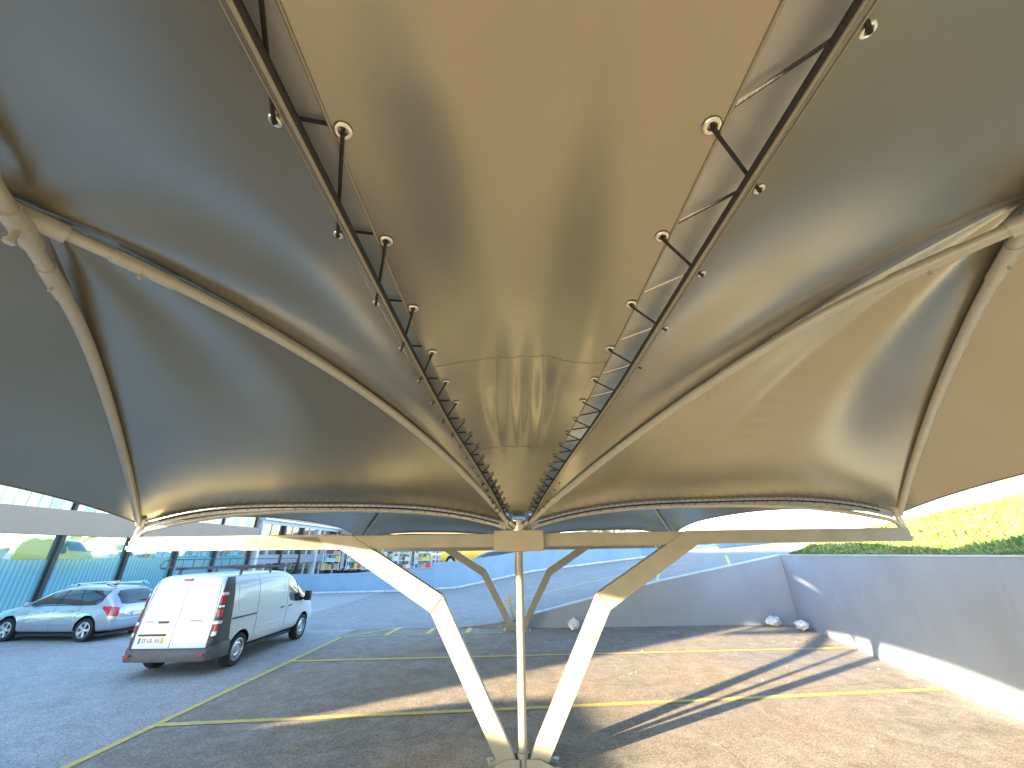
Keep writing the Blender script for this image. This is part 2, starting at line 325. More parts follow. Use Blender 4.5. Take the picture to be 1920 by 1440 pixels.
def wout(side, d): return sinterp(d, STRIP_W)+(0.09*min(1, d/3) if side > 0 else 0)
def make_support():
    t = empty('canopy_support', (XH, Y1, 0))
    y0, y1 = -0.06, 0.06
    xl, xr = XL-XH, XR-XH
    beam = MB(); beam.box((-3.95, -0.055, 2.425), (2.5, 0.055, 2.6)); 
    beam.box((xl, -0.055, 2.43), (-2.553, 0.055, 2.62)); beam.box((2.503, -0.055, 2.43), (xr, 0.055, 2.61))
    beam.build('beam', M['frame'], t, bevel=0.006)
    p = MB(); p.box((-0.355, -0.10, 2.365), (0.345, 0.10, 2.64)); p.build('joint_plate', M['plate_paint'], t, bevel=0.004)
    for s in (-1, 1):
        lg = MB()
        A = (s*1.05, 1.83); Dp = (s*1.20, 1.63); Bp = (s*0.05, 0.055); Cp = (s*0.285, 0.055)
        lg.prism([A, Bp, Cp, Dp], 'y', y0, y1)
        lo = lg.build('leg', M['frame'], t, bevel=0.005)
        ar = MB(); ar.prism([(s*2.40, 2.606), A, Dp, (s*2.53, 2.42), (s*2.72, 2.42), (s*2.90, 2.606)], 'y', y0-0.004, y1+0.004)
        ar.build('knee_arm', M['frame'], t, bevel=0.005)
        # welded seam across the knee
        w_ = MB(); w_.tube([(s*1.05, y0-0.006, 1.832), (s*1.20, y0-0.006, 1.628)], 0.004, 6); w_.build('weld_seam', M['seam'], lo)
        g = MB(); g.prism([(s*0.04, 0.0), (s*0.42, 0.0), (s*0.42, 0.03), (s*0.20, 0.13), (s*0.04, 0.13)], 'y', -0.095, -0.08)
        g.prism([(s*0.04, 0.0), (s*0.42, 0.0), (s*0.42, 0.03), (s*0.20, 0.13), (s*0.04, 0.13)], 'y', 0.08, 0.095)
        g.build('gusset_plate', M['frame'], t, bevel=0.002)
        for yy in (-0.13, 0.13):
            b = MB(); mx = Matrix.Translation((s*0.40, yy, 0.025)) @ Matrix.Rotation(R(90), 4, 'Y')
            b.lathe([(0, 0.035), (0.026, 0.035), (0.026, 0.0), (0.026, -0.03), (0.045, -0.031), (0.045, -0.037), (0, -0.037)], 6, mx)
            b.tube([(s*0.40, yy, 0.0), (s*0.40, yy, 0.05)], 0.012, 8)
            b.build('anchor_bolt', M['galv'], t)
        # bracket and tie ring under the beam where the arm meets it
        rg = MB(); path = [(s*1.98+0.035*math.cos(a), 0, 2.40+0.035*math.sin(a)) for a in [i*math.pi/6 for i in range(13)]]
        rg.tube(path, 0.008, 6); rg.tube([(s*1.98, 0, 2.37), (s*1.96, 0, 2.30), (s*1.90, 0, 2.26)], 0.007, 6)
        rg.build('tie_ring', M['galv'], t, smooth=60)
    po = MB(); po.tube([(0, -0.0, 0.165), (0, 0, 2.37)], 0.052, 20); po.build('post', M['frame'], t, smooth=60)
    co = MB(); co.tube([(0, 0, 0.02), (0, 0, 0.16)], 0.066, 20); co.tube([(0, 0, 0.16), (0, 0, 0.172)], 0.071, 20); co.build('post_collar', M['frame'], t, smooth=60)
    ho = MB(); ho.tube([(0.09, 0.0, 0.03), (0.13, 0, 0.03)], 0.10, 28); ho.build('base_disc', M['frame'], t, smooth=60)
    bp = MB(); bp.box((-0.46, -0.17, 0.0), (0.46, 0.17, 0.015)); bp.build('base_plate', M['concrete'], t, bevel=0.003)
    # hub on top of the beam: ring, stubs
    hb = MB(); hb.tube([(0, 0, 2.635), (0, 0, 2.80)], 0.10, 20); hb.tube([(0, 0, 2.76), (0, 0, 2.775)], 0.17, 20)
    for sx in (-1, 1):
        for sy in (-1, 1): hb.tube([(sx*0.05, sy*0.05, 2.68), (sx*0.15, sy*0.17, 2.76)], 0.035, 12)
    hb.build('hub', M['galv'], t, smooth=50)
    # curved pipe over each half of the beam
    for xe in (xl, xr):
        s = 1 if xe > 0 else -1; L_ = abs(xe)
        path = []
        path.append((s*(L_-0.05), 0, 2.625)); path.append((s*(L_-0.09), 0, 2.68))
        for i in range(25):
            u = i/24; x = L_-0.16-u*(L_-0.36)
            z = 2.72+0.235*(1-abs(2*u-1)**2.6)
            path.append((s*x, 0, z))
        path.append((s*0.1, 0, 2.66))
        a = MB(); a.tube(path, 0.030, 12); ao = a.build('edge_pipe', M['pipe'], t, smooth=60)
        bk = MB(); bk.tube([(s*(L_-0.02), 0.0, 2.52), (s*(L_-0.02), 0, 2.70), (s*(L_-0.04), 0, 2.78), (s*(L_-0.16), -0.14, 2.88)], 0.038, 12); bk.tube([(s*(L_-0.02), -0.07, 2.55), (s*(L_-0.02), 0.07, 2.55)], 0.016, 8)
        bk.box((s*L_-0.035, -0.05, 2.46), (s*L_+0.035, 0.05, 2.50))
        bk.build('end_bracket', M['pipe'], t, smooth=50)
    return t

def arch(A, apex, pw, s):
    # s = 0 at the apex, 1 at the corner A
    f = 1-s
    x = apex[0]+(A[0]-apex[0])*s; y = apex[1]+(A[1]-apex[1])*s
    z = A[2]+(apex[2]-A[2])*(1-(s)**pw)
    return Vector((x, y, z))

def make_canopy(side, ya, full=True):
    """one square bay: crossed pipes with a membrane stretched over them; ya = y of the front beam"""
    yb = ya-S
    xe = XL if side < 0 else XR
    t = empty('shade_canopy', (0, 0, 0))
    xh = XH+side*0.12
    A = Vector((xh, ya-0.05, ZHUB)); D = Vector((xh, yb+0.05, ZHUB))
    B = Vector((xe-side*0.02, ya-0.03, ZE)); Cc = Vector((xe-side*0.02, yb+0.03, ZE))
    ap = Vector(((XH+xe)/2-side*0.03, (ya+yb)/2, ZAP))
    if side > 0: ap = Vector((3.02, ya-4.38, 4.15))
    pwH, pwE = (1.52, 1.38) if side > 0 else (2.05, 1.38)
    def lo(off, q): return 0.002+(off-0.002)*math.exp(-(q/0.15)**2)
    def pth(P, pw, off, s0=0.0, s1=1.0, n=36): return [arch(P, ap, pw, s0+(s1-s0)*i/n)+Vector((0, 0, lo(off, s0+(s1-s0)*i/n))) for i in range(n+1)]
    for k, (P, Q, p1, p2, off) in enumerate(((A, Cc, pwH, pwE, -0.095 if side > 0 else -0.02), (B, D, pwE, pwH, -0.02 if side > 0 else -0.095))):
        rb = MB()
        rb.tube(list(reversed(pth(P, p1, off, 0.03)))+pth(Q, p2, off, 0.03), 0.041, 14)
        ro = rb.build('rib_pipe', M['pipe'], t, smooth=60)
        for (PP, pp) in ((P, p1), (Q, p2)):
            sl = MB(); a0 = arch(PP, ap, pp, 0.07)+Vector((0, 0, lo(off, 0.07))); a1 = arch(PP, ap, pp, 0.135)+Vector((0, 0, lo(off, 0.135))); 
            sl.tube([a0, a1], 0.049, 14); a2 = arch(PP, ap, pp, 0.10)+Vector((0, 0, lo(off, 0.10)-0.045))
            sl.tube([a2, a2+Vector((0, 0, -0.035))], 0.011, 8)
            sl.build('sleeve', M['pipe'], ro, smooth=60)
    zq, zq2 = (-0.098, -0.025) if side > 0 else (-0.025, -0.098)
    cl = MB(); q = (Cc-A); q.z = 0; q.normalize(); q2 = (D-B); q2.z = 0; q2.normalize()
    cl.tube([ap-q*0.16+Vector((0, 0, zq)), ap+q*0.16+Vector((0, 0, zq))], 0.058, 16)
    cl.tube([ap-q2*0.15+Vector((0, 0, zq2)), ap+q2*0.15+Vector((0, 0, zq2))], 0.056, 16)
    cl.tube([ap+Vector((0.03, -0.02, -0.12)), ap+Vector((0.03, -0.02, -0.21))], 0.018, 8)
    cl.tube([ap+Vector((0.03, -0.02, -0.21)), ap+Vector((0.03, -0.02, -0.235))], 0.026, 6)
    cl.build('cross_clamp', M['pipe'], t, smooth=50)
    OFF = 0.05
    secs = {}
    def edgeE(kind, u):
        P, Q = secs[kind][:2]
        return edge0(kind, u)-(edge0(kind, 0.0)-P)*(1-u)-(edge0(kind, 1.0)-Q)*u
    def edge0(kind, u):
        if kind == 'front' or kind == 'rear':
            yy = ya-0.02 if kind == 'front' else yb+0.02
            x = A.x+(B.x-A.x)*u; 
            z = (ZHUB*(1-u)+ZE*u)+0.275*(1-abs(2*u-1)**(3.0 if u < 0.5 else 3.5))
            return Vector((x, yy, z))
        if kind == 'strip':
            y = A.y+(D.y-A.y)*u; d = dist(y, ya)
            return Vector((XH+side*wout(side, d), y, sinterp(d, STRIP_Z)-0.02))
        y = B.y+(Cc.y-B.y)*u; k_ = 1-(2*u-1)**2
        return Vector((B.x-side*0.30*k_, y, ZE+0.33*(1-abs(2*u-1)**2.6)))
    secs.update({'strip': (A, D, pwH, pwH), 'front': (A, B, pwH, pwE), 'rear': (D, Cc, pwH, pwE), 'outer': (B, Cc, pwE, pwE)})
    mb = MB(); fns = {}
    for kind, (P, Q, p1, p2) in secs.items():
        pe = {'strip': 2.0, 'front': 2.2, 'rear': 2.2, 'outer': 1.8}[kind]
        def fn(s, u, P=P, Q=Q, p1=p1, p2=p2, kind=kind, pe=pe):
            a = arch(P, ap, p1, s); b = arch(Q, ap, p2, s); base = a.lerp(b, u)
            e = edgeE(kind, u)-P.lerp(Q, u)
            o = OFF*(1-s**6*0.9)
            v = base+e*(s**pe)+Vector((0, 0, o))
            v.z += 0.10*math.sin(math.pi*u)*s*(1-s)*(-1 if kind != 'strip' else -0.6)
            if kind == 'front':
                v.z += 0.05*s*(1-s)*4*math.sin(math.pi*u)**2*math.sin(7*u-3*s+side)
            if kind == 'front' and side > 0:
                c0 = 0.30+0.14*s; wd = math.exp(-((u-c0)/0.035)**2)
                v.z += 0.010*wd*math.exp(-((s-0.55)/0.3)**2)
                w2 = math.exp(-((u-c0-0.05)/0.04)**2)*math.exp(-((s-0.52)/0.14)**2)
                v.z += 0.005*w2*math.sin(s*120)
            if kind == 'strip':
                v.z += 0.075*s*(1-s)*4*math.sin(math.pi*u)**2*math.sin(9*u+2.5*s+(0.8 if side > 0 else 2.0))
            return v
        fns[kind] = fn
        if kind == 'strip':
            bandpts = [fn(0.965, 0.01+0.98*i/80)+Vector((0, 0, -0.002)) for i in range(81)]
        nu = 110 if (kind == 'front' and side > 0 and full) else 40
        mb.grid(fn, nu, 120 if nu > 50 else 60)
    # weld the four sectors into one continuous sheet
    me = mb.build('membrane', M['membrane'], t, smooth=180)
    bm = bmesh.new(); bm.from_mesh(me.data); bmesh.ops.remove_doubles(bm, verts=bm.verts, dist=0.0015); bmesh.ops.recalc_face_normals(bm, faces=bm.faces); bm.to_mesh(me.data); bm.free()
    me.data.polygons.foreach_set('use_smooth', [True]*len(me.data.polygons)); me.data.set_sharp_from_angle(angle=R(9))
    for uu in ((0.71,) if side > 0 else ()):
        sp_ = [fns['strip'](0.04+0.9*i/50, uu)+Vector((0, 0, -0.001)) for i in range(51)]
        q_ = MB(); q_.tube(sp_, 0.0022, 5); q_.build('panel_weld', M['membrane'], t, smooth=60)
    wb = MB(); wb.tube(bandpts, 0.0035, 5); wb.build('welded_band', M['hem'], t, smooth=60)
    hem = MB()
    for kind in ('front', 'rear', 'strip', 'outer'):
        pts = [edgeE(kind, i/60)+Vector((0, 0, 0.006)) for i in range(61)]
        hem.tube(pts, 0.010, 6)
    hem.build('hem', M['hem'], t, smooth=60)
    # black tubes: gap shadow drawn along the strip, edge cable front and rear
    cb = MB()
    for kind in ('strip',):
        cb.tube([edgeE(kind, i/60)+Vector((-side*0.018, 0, 0.006)) for i in range(61)], 0.011, 6)
    for kind in ('front', 'rear'):
        sy = -1 if kind == 'front' else 1
        cb.tube([edgeE(kind, 0.03+0.92*i/60)+Vector((0, -sy*0.0, -0.035)) for i in range(61)], 0.010, 6)
    cb.build('edge_cable_gap_shadow', M['cord'], t, smooth=60)
    # flap behind the front lacing and the cord that ties membrane to pipe
    if full:
        fl = MB()
        fl.grid(lambda u, v: edgeE('front', 0.012+0.975*u)+Vector((0, 0.035, -0.085+0.14*v)), 40, 2)
        fl.build('edge_flap', M['flap'], t, smooth=60)
        lc = MB(); n = 28
        for i in range(n):
            u0 = 0.05+0.9*i/n; u1 = 0.05+0.9*(i+0.55)/n; u2 = 0.05+0.9*(i+1)/n
            a = edgeE('front', u0)+Vector((0, -0.03, 0.055)); b = edgeE('front', u1)+Vector((0, -0.045, -0.075)); c = edgeE('front', u2)+Vector((0, -0.03, 0.055))
            lc.tube([a, b], 0.0032, 5); lc.tube([b, c], 0.0032, 5)
        lc.build('edge_lacing', M['cord'], t, smooth=60)
    return t, edgeE

def eyelet_mesh():
    m = MB()
    prof = [(0.0135, 0.002), (0.0135, -0.0035), (0.019, -0.006), (0.0255, -0.004), (0.028, 0.0)]
    k = len(m.v); seg = 20
    for r, z in prof:
        for j in range(seg):
            a = 2*math.pi*j/seg; m.v.append((r*math.cos(a), r*math.sin(a), z))
    for i in range(len(prof)-1):
        for j in range(seg):
            a = i*seg+j; b = i*seg+(j+1) % seg; m.f.append((a, b, b+seg, a+seg))
    return m
def make_centre(ya, full=True):
    t = empty('centre_panel', (0, 0, 0))
    yb = ya-S
    def zc(y): return sinterp(dist(y, ya), STRIP_Z)
    def surf(u, v):
        y = ya-0.06-u*(S-0.12); return surf_xy(2*v-1, y)
    def surf_xy(x, y):
        d = dist(y, ya); m = sinterp(d, STRIP_M)
        z = zc(y)+0.03+0.035*min(1, d)*(1-x*x)
        k_ = math.exp(-((d-2.6)/0.7)**2); xc = 0.22+0.22*max(0, min(1, (3.8-d)/2.2))
        z += 0.036*k_*(0.8*math.exp(-((x-0.02)/0.09)**2)+math.exp(-((x-xc)/0.12)**2)+math.exp(-((x+xc)/0.12)**2))
        z += 0.026*min(1, max(0, d-2.6))*(math.sin(3.6*x+0.8*y-0.4)+0.5*math.sin(7.3*x-0.5*y+1.0))
        return Vector((XH+x*m, y, z))
    fb = MB(); fb.grid(surf, 220, 64); fb.build('fabric', M['membrane'], t, smooth=180)
    # hem strips and the two cross seams near each hub
    hm = MB()
    for v in (0.0, 1.0): hm.tube([surf(i/80, v)+Vector((0, 0, -0.004)) for i in range(81)], 0.006, 6)
    hm.build('hem', M['hem'], t, smooth=60)
    sm = MB()
    for d in (1.5, 3.2):
        for yy in (ya-d, yb+d):
            sm = MB(); u = (ya-0.06-yy)/(S-0.12); sm.tube([surf(u+0.0015*math.sin(v*3.1), v/40)+Vector((0, 0, -0.003)) for v in range(41)], 0.0018, 5)
            sm.build('seam', M['seam'], t, smooth=60)
    # weather flap above the gap on each side
    for s in (-1, 1):
        def ff(u, v, s=s):
            y = ya-0.10-u*(S-0.2); d = dist(y, ya); a = sinterp(d, STRIP_M)*0.86; b = wout(s, d)+0.06
            return Vector((XH+s*(a+(b-a)*v), y, zc(y)+0.078-0.035*v))
        fl = MB(); fl.grid(ff, 80, 6); fl.build('flap', M['flap'], t, smooth=180)
    if not full: return t
    em = eyelet_mesh(); em.v = [(x*1.25, y_*1.25, z*1.2) for x, y_, z in em.v]; proto = em.build('eyelet', M['eyelet'], t, smooth=60); used = [False]
    def put(p, nrm, k_=1.0):
        if not used[0]: o = proto; used[0] = True
        else: o = proto.copy(); C.objects.link(o)
        o.scale = tuple(k_*q for q in ((1, 1, 1) if dist(p.y, ya) > 2.2 else (0.55, 0.55, 0.6))); o.location = p; o.rotation_mode = 'QUATERNION'; o.rotation_quaternion = Vector((0, 0, 1)).rotation_difference(nrm)
    # stations of the eyelets: even over the middle, closer towards the hubs
    st = [5.64, 5.55, 5.45, 5.34, 5.22, 5.09, 4.95, 4.79, 4.60, 4.38, 4.12, 3.82, 3.47, 3.05, 2.55, 2.02, 1.47, 0.92, 0.36, -0.20, -0.75]
    for s in (-1, 1):
        co = MB(); prev = None
        for i, y in enumerate(st):
            d = dist(y, ya); m = sinterp(d, STRIP_M); x = XH+s*(m-0.04); pm = surf_xy(s*(m-0.04)/m, y)+Vector((0, 0, -0.005)); z = pm.z
            ds = dist(min(y+0.05, ya), ya); 
            put(pm, Vector((s*0.08, 0, 1)).normalized())
            gap = (st[i-1]-y) if i > 0 else 0.08
            y2 = y+(0.9 if s < 0 else 0.45)*gap; d2 = dist(y2, ya); xs = XH+s*(wout(s, d2)+0.045); sc_s = 0.75; ps = Vector((xs, y2, zc(y2)-0.028+ (0.03 if d2 > 1 else 0)-(0.018 if s > 0 else 0.0)))
            put(ps, Vector((-s*0.25, 0, 1)).normalized(), 0.72)
            dn = Vector((0, 0, -0.014))
            co.tube([pm+Vector((0, 0, 0.02)), pm+dn, ps+dn, ps+Vector((0, 0, 0.02))], 0.0075, 6)
            if i < len(st)-0 and i > 0:
                pe = Vector((xs-s*0.03, y2, ps.z+0.03)); q = st[i-1]; dq = dist(q, ya); pq = Vector((XH+s*(sinterp(dq, STRIP_M)-0.04), q, zc(q)+0.052))
                co.tube([pe, pq], 0.0075, 6)
        co.build('lacing_cord', M['cord'], t, smooth=60)
    return t

sup = make_support()
tag(sup, 'near cream V shaped steel support with round post, knees and long horizontal beam', 'canopy support', 'steel supports of the shade roof')
sup2 = copy_tree(sup); sup2.location = (XH, Y1+S, 0)
tag(sup2, 'smaller cream V shaped steel support standing behind the near one, beside the yellow posts', 'canopy support', 'steel supports of the shade roof')
sup3 = copy_tree(sup); sup3.location = (XH, Y1-S, 0)
tag(sup3, 'cream V shaped steel support behind the viewer carrying the rear edge of the roof', 'canopy support', 'steel supports of the shade roof')
GC = 'membrane bays of the shade roof'
c1, _ = make_canopy(-1, Y1); tag(c1, 'large silver grey membrane overhead on the left, crossed by curved pipes', 'canopy', GC)
c2, _ = make_canopy(1, Y1); tag(c2, 'large silver brown membrane overhead on the right with wrinkles near its crossed pipes', 'canopy', GC)
c3, _ = make_canopy(-1, Y1+S, False); tag(c3, 'distant dark blue grey membrane seen under the left half of the near beam arch', 'canopy', GC)
c4, _ = make_canopy(1, Y1+S, False); tag(c4, 'distant dark grey membrane seen under the right half of the near beam arch', 'canopy', GC)
p1 = make_centre(Y1); tag(p1, 'long silver strip of fabric overhead laced on both sides with black cord through eyelets', 'canopy strip', 'laced middle strips of the shade roof')
p2 = make_centre(Y1+S, False); tag(p2, 'far strip of fabric between the two distant membranes beyond the hub', 'canopy strip', 'laced middle strips of the shade roof')

# ------------------------------------------------------------------ ground, ramp, walls
def struct(o): o['kind'] = 'structure'; return o
g = MB()
g.add([(-400, -300, 0), (500, -300, 0), (500, 700, 0), (-400, 700, 0)], [(0, 1, 2, 3)])
struct(g.build('ground', M['asphalt']))
M['lane'] = asphalt('lane_asphalt', (0.30, 0.30, 0.305), (0.325, 0.315, 0.30), 0.4)
rd = MB(); rd.grid(lambda u, v: (-20.9+u*15.4, -6+34.9*v, 0.003), 1, 1); struct(rd.build('road', M['lane']))
ZN = [(-1.6, 0.0), (0.25, 0.24), (0.8, 0.38), (2.5, 0.75), (5.2, 1.31), (7.9, 1.78), (9.5, 2.10), (15, 2.55), (25, 2.95), (60, 3.2)]
ZF = [(-7, 0.0), (-4, 0.14), (1.2, 1.17), (8.2, 1.9), (15, 2.4), (25, 2.9), (60, 3.2)]
def BY(x): return interp(x, [(-30, 29.0), (-13, 29.0), (-5, 29.9), (1.2, 27.9), (8.2, 27.2), (15, 31), (30, 44), (60, 70)])
def ramp_h(x, y):
    t = max(0, min(1, (y-15.3)/(BY(x)-15.3)))
    t2 = t
    return interp(x, ZN)*(1-t2)+interp(x, ZF)*t2
rm = MB()
def rf(u, v):
    x = -9+u**1.15*70; y0 = 15.42 if x < 9.8 else 15.42+(x-9.8)*1.02; y = y0+(BY(x)-0.2-y0)*v
    return (x, y, ramp_h(x, y)+0.004+0.0*x)
rm.grid(rf, 80, 20)
rm.prism([(-1.7, -0.02), (0.25, -0.02), (0.25, 0.24), (-1.6, 0.003)], 'y', 15.40, 15.416)
struct(rm.build('ramp_road', M['asphalt2'], smooth=60))
ul = MB(); ul.grid(lambda u, v: (-45+u*115, max(BY(-45+u*115)+0.25, 0)+v*160, interp(-45+u*115, [(-17, 0.40), (-12, 1.10), (0, 1.20), (8, 2.0), (15, 2.5), (25, 3.0), (60, 3.3)])), 60, 4)
struct(ul.build('upper_ground', M['asphalt2'], smooth=60))

ln = MB()
def stripe(p, q, wd, zf=None, z=0.007, n=None):
    p = Vector((p[0], p[1], 0)); q = Vector((q[0], q[1], 0)); d = (q-p).normalized(); s_ = Vector((-d.y, d.x, 0))*wd/2
    n = n or (1 if zf is None else 30)
    def fn(u, v):
        c = p.lerp(q, u)+s_*(2*v-1); return (c.x, c.y, (zf(c.x, c.y)+0.008 if zf else z))
    ln.grid(fn, n, 1)
stripe((-5.62, 1.0), (-5.42, 14.08), 0.12)
stripe((-5.55, 7.44), (8.35, 8.64), 0.13, z=0.0075)
stripe((-5.45, 11.2), (8.95, 11.83), 0.13, z=0.008)
stripe((-5.42, 14.1), (-0.4, 14.45), 0.09, z=0.0085)
stripe((-5.40, 14.13), (-0.75, 19.1), 0.10, z=0.009)
stripe((-4.0, 15.88), (-0.25, 15.9), 0.08, z=0.0095)
stripe((-2.5, 17.3), (-0.4, 17.3), 0.08, z=0.0095)
stripe((-4.1, 14.32), (-4.0, 15.6), 0.16, z=0.010)
stripe((-2.8, 14.42), (-2.75, 16.8), 0.16, z=0.010)
stripe((-1.55, 14.5), (-1.5, 18.0), 0.16, z=0.010)
struct(ln.build('parking_lines', M['yellow']))
ln = MB()
stripe((-0.75, 19.1), (12.5, 20.3), 0.10, ramp_h, n=60)
stripe((5.1, 15.55), (6.75, 19.7), 0.10, ramp_h)
stripe((7.9, 15.6), (10.0, 20.0), 0.10, ramp_h)
struct(ln.build('ramp_lines', M['yellow']))

# retaining wall with sloping top (faces the near lot)
rw = empty('retaining_wall', (0, 15.3, 0), label='grey blue wall with sloping top holding up the ramp behind the parking bays', cat='wall')
a = MB(); poly = [(0.25, 0.0), (9.6, 0.0), (9.6, 2.13), (7.9, 1.83), (5.2, 1.36), (2.5, 0.80), (0.8, 0.43), (0.25, 0.32)]
a.prism(poly, 'y', -0.06, 0.16); a.build('wall_panel', M['wall'], rw)
a = MB(); top = [(x, z) for x, z in poly[2:]]
cp = [(x, z+0.003) for x, z in top]+[(x, z+0.038) for x, z in reversed(top)]
a.prism(cp, 'y', -0.075, 0.20); a.build('coping', M['coping'], rw)
# long wall on the right below the grass bank
W0 = Vector((9.62, 15.28, 0)); W1 = Vector((5.6, 0.6, 0)); dW = (W1-W0).normalized(); nW = Vector((-dW.y, dW.x, 0))
if nW.x < 0: nW = -nW
sw = empty('retaining_wall', (W0.x, W0.y, 0), label='tall plain grey blue wall on the right running towards the viewer below the grass', cat='wall')
LW = (W1-W0).length
def wp(u, off, z): p = (dW*(u*LW)+nW*off); return (p.x, p.y, z)
def wtop(u): return 2.14+0.10*u
a = MB()
n = 24
for i in range(n+1): 
    u = i/n; a.v += [wp(u, 0, 0), wp(u, 0, wtop(u)), wp(u, 0.22, wtop(u)), wp(u, 0.22, 0)]
for i in range(n):
    k = 4*i
    for j in range(3): a.f.append((k+j, k+j+1, k+j+5, k+j+4))
a.f += [(0, 1, 2, 3), (4*n+3, 4*n+2, 4*n+1, 4*n)]
a.build('wall_panel', M['wall'], sw)
a = MB(); a.grid(lambda u, v: wp(u, [-0.012, -0.012, 0.24, 0.24][int(v*3+.5)], wtop(u)+[0.002, 0.022, 0.022, 0.002][int(v*3+.5)]), 24, 3); a.build('coping', M['coping'], sw)
for u in (0.22,):
    a = MB(); a.tube([wp(u, -0.0005, 0.02), wp(u, -0.0005, 1.2), wp(u+0.0005, -0.0005, wtop(u)-0.03)], 0.003, 4); a.build('joint', M['seam'], sw)
# far blue wall
bw = empty('boundary_wall', (0, 29, 0), label='bright blue painted wall with stepped top along the far side of the ramp', cat='wall')
a = MB()
segs = [(-21.5, 1.18), (-17, 1.18), (-13, 1.18), (-9, 1.20), (-5.75, 1.20), (-5.74, 1.78), (-4, 1.85), (-1, 2.2), (1.2, 2.55), (8.2, 2.85), (15, 3.1), (25, 3.3), (45, 3.5)]
nv = []
for x, z in segs:
    y = BY(x)-29; zb = max(0, interp(x, ZF))-0.1
    nv += [(x, y, zb), (x, y, z), (x, y+0.2, z), (x, y+0.2, zb)]
k = len(nv)//4; fs = [(0, 1, 2, 3), (4*k-1, 4*k-2, 4*k-3, 4*k-4)]
for i in range(k-1):
    for j in range(3): fs.append((4*i+j, 4*i+j+1, 4*i+j+5, 4*i+j+4))
a.add(nv, fs); a.build('wall_panel', M['wall2'], bw)
kb = MB(); pts = []
for i in range(61):
    x = -21+u if False else -21+i*0.6; pts.append((x, BY(x)-29-0.14, max(0, interp(x, ZF))+0.03))
kb.tube(pts, 0.10, 4); kb.build('kerb', M['kerb'], bw)

# grass bank
IN = [(4.3, -5), (5.9, 0.6), (7.7, 7.2), (9.86, 15.3), (13.5, 19.0), (24.6, 30.3), (46, 52)]
IZ = [2.2, 2.22, 2.18, 2.13, 2.45, 2.95, 3.2]
def bank(u, v):
    f = u*(len(IN)-1); i = min(int(f), len(IN)-2); t = f-i
    x = IN[i][0]*(1-t)+IN[i+1][0]*t; y = IN[i][1]*(1-t)+IN[i+1][1]*t; z = IZ[i]*(1-t)+IZ[i+1]*t
    d = v*34
    bumps = 0.10*math.sin(x*1.3+y*0.7)*min(1, d/3)
    return Vector((x+d*0.93, y-d*0.30, z-0.02+0.225*d-0.0024*d*d+bumps))
gb = MB(); gb.grid(bank, 60, 40); struct(gb.build('grass_bank', M['grassbase'], smooth=180))
gr = MB(); rnd = random.random
for i in range(70000):
    u = 0.30+0.62*rnd(); v = (rnd()**2.3)*0.95+0.003
    p = bank(u, v); d = (p-Vector((0, 0, H))).length
    cl_ = 0.5+0.5*math.sin(p.x*2.3+1.3*math.sin(p.y*1.7))*math.sin(p.y*2.9+math.sin(p.x*3.1))
    h = (0.025+0.045*rnd()+0.085*cl_*cl_)*(1+0.03*d)*(0.6 if v < 0.02 else 1); a = rnd()*6.283; l = h*(0.3+0.6*rnd()); wd = 0.007+0.0011*d
    e = Vector((math.cos(a), math.sin(a), 0)); q = Vector((-e.y, e.x, 0))*wd
    gr.add([p-q, p+q, p+e*l*0.4+q*0.7+Vector((0, 0, h*0.7)), p+e*l*0.4-q*0.7+Vector((0, 0, h*0.7)), p+e*l+Vector((0, 0, h*0.95))], [(0, 1, 2, 3), (3, 2, 4)])
me = bpy.data.meshes.new('grass'); me.from_pydata(gr.v, [], gr.f); me.materials.append(M['grass'])
go = bpy.data.objects.new('grass', me); C.objects.link(go)
tag(go, 'tufted green grass covering the bank above the long wall', 'grass', kind='stuff')

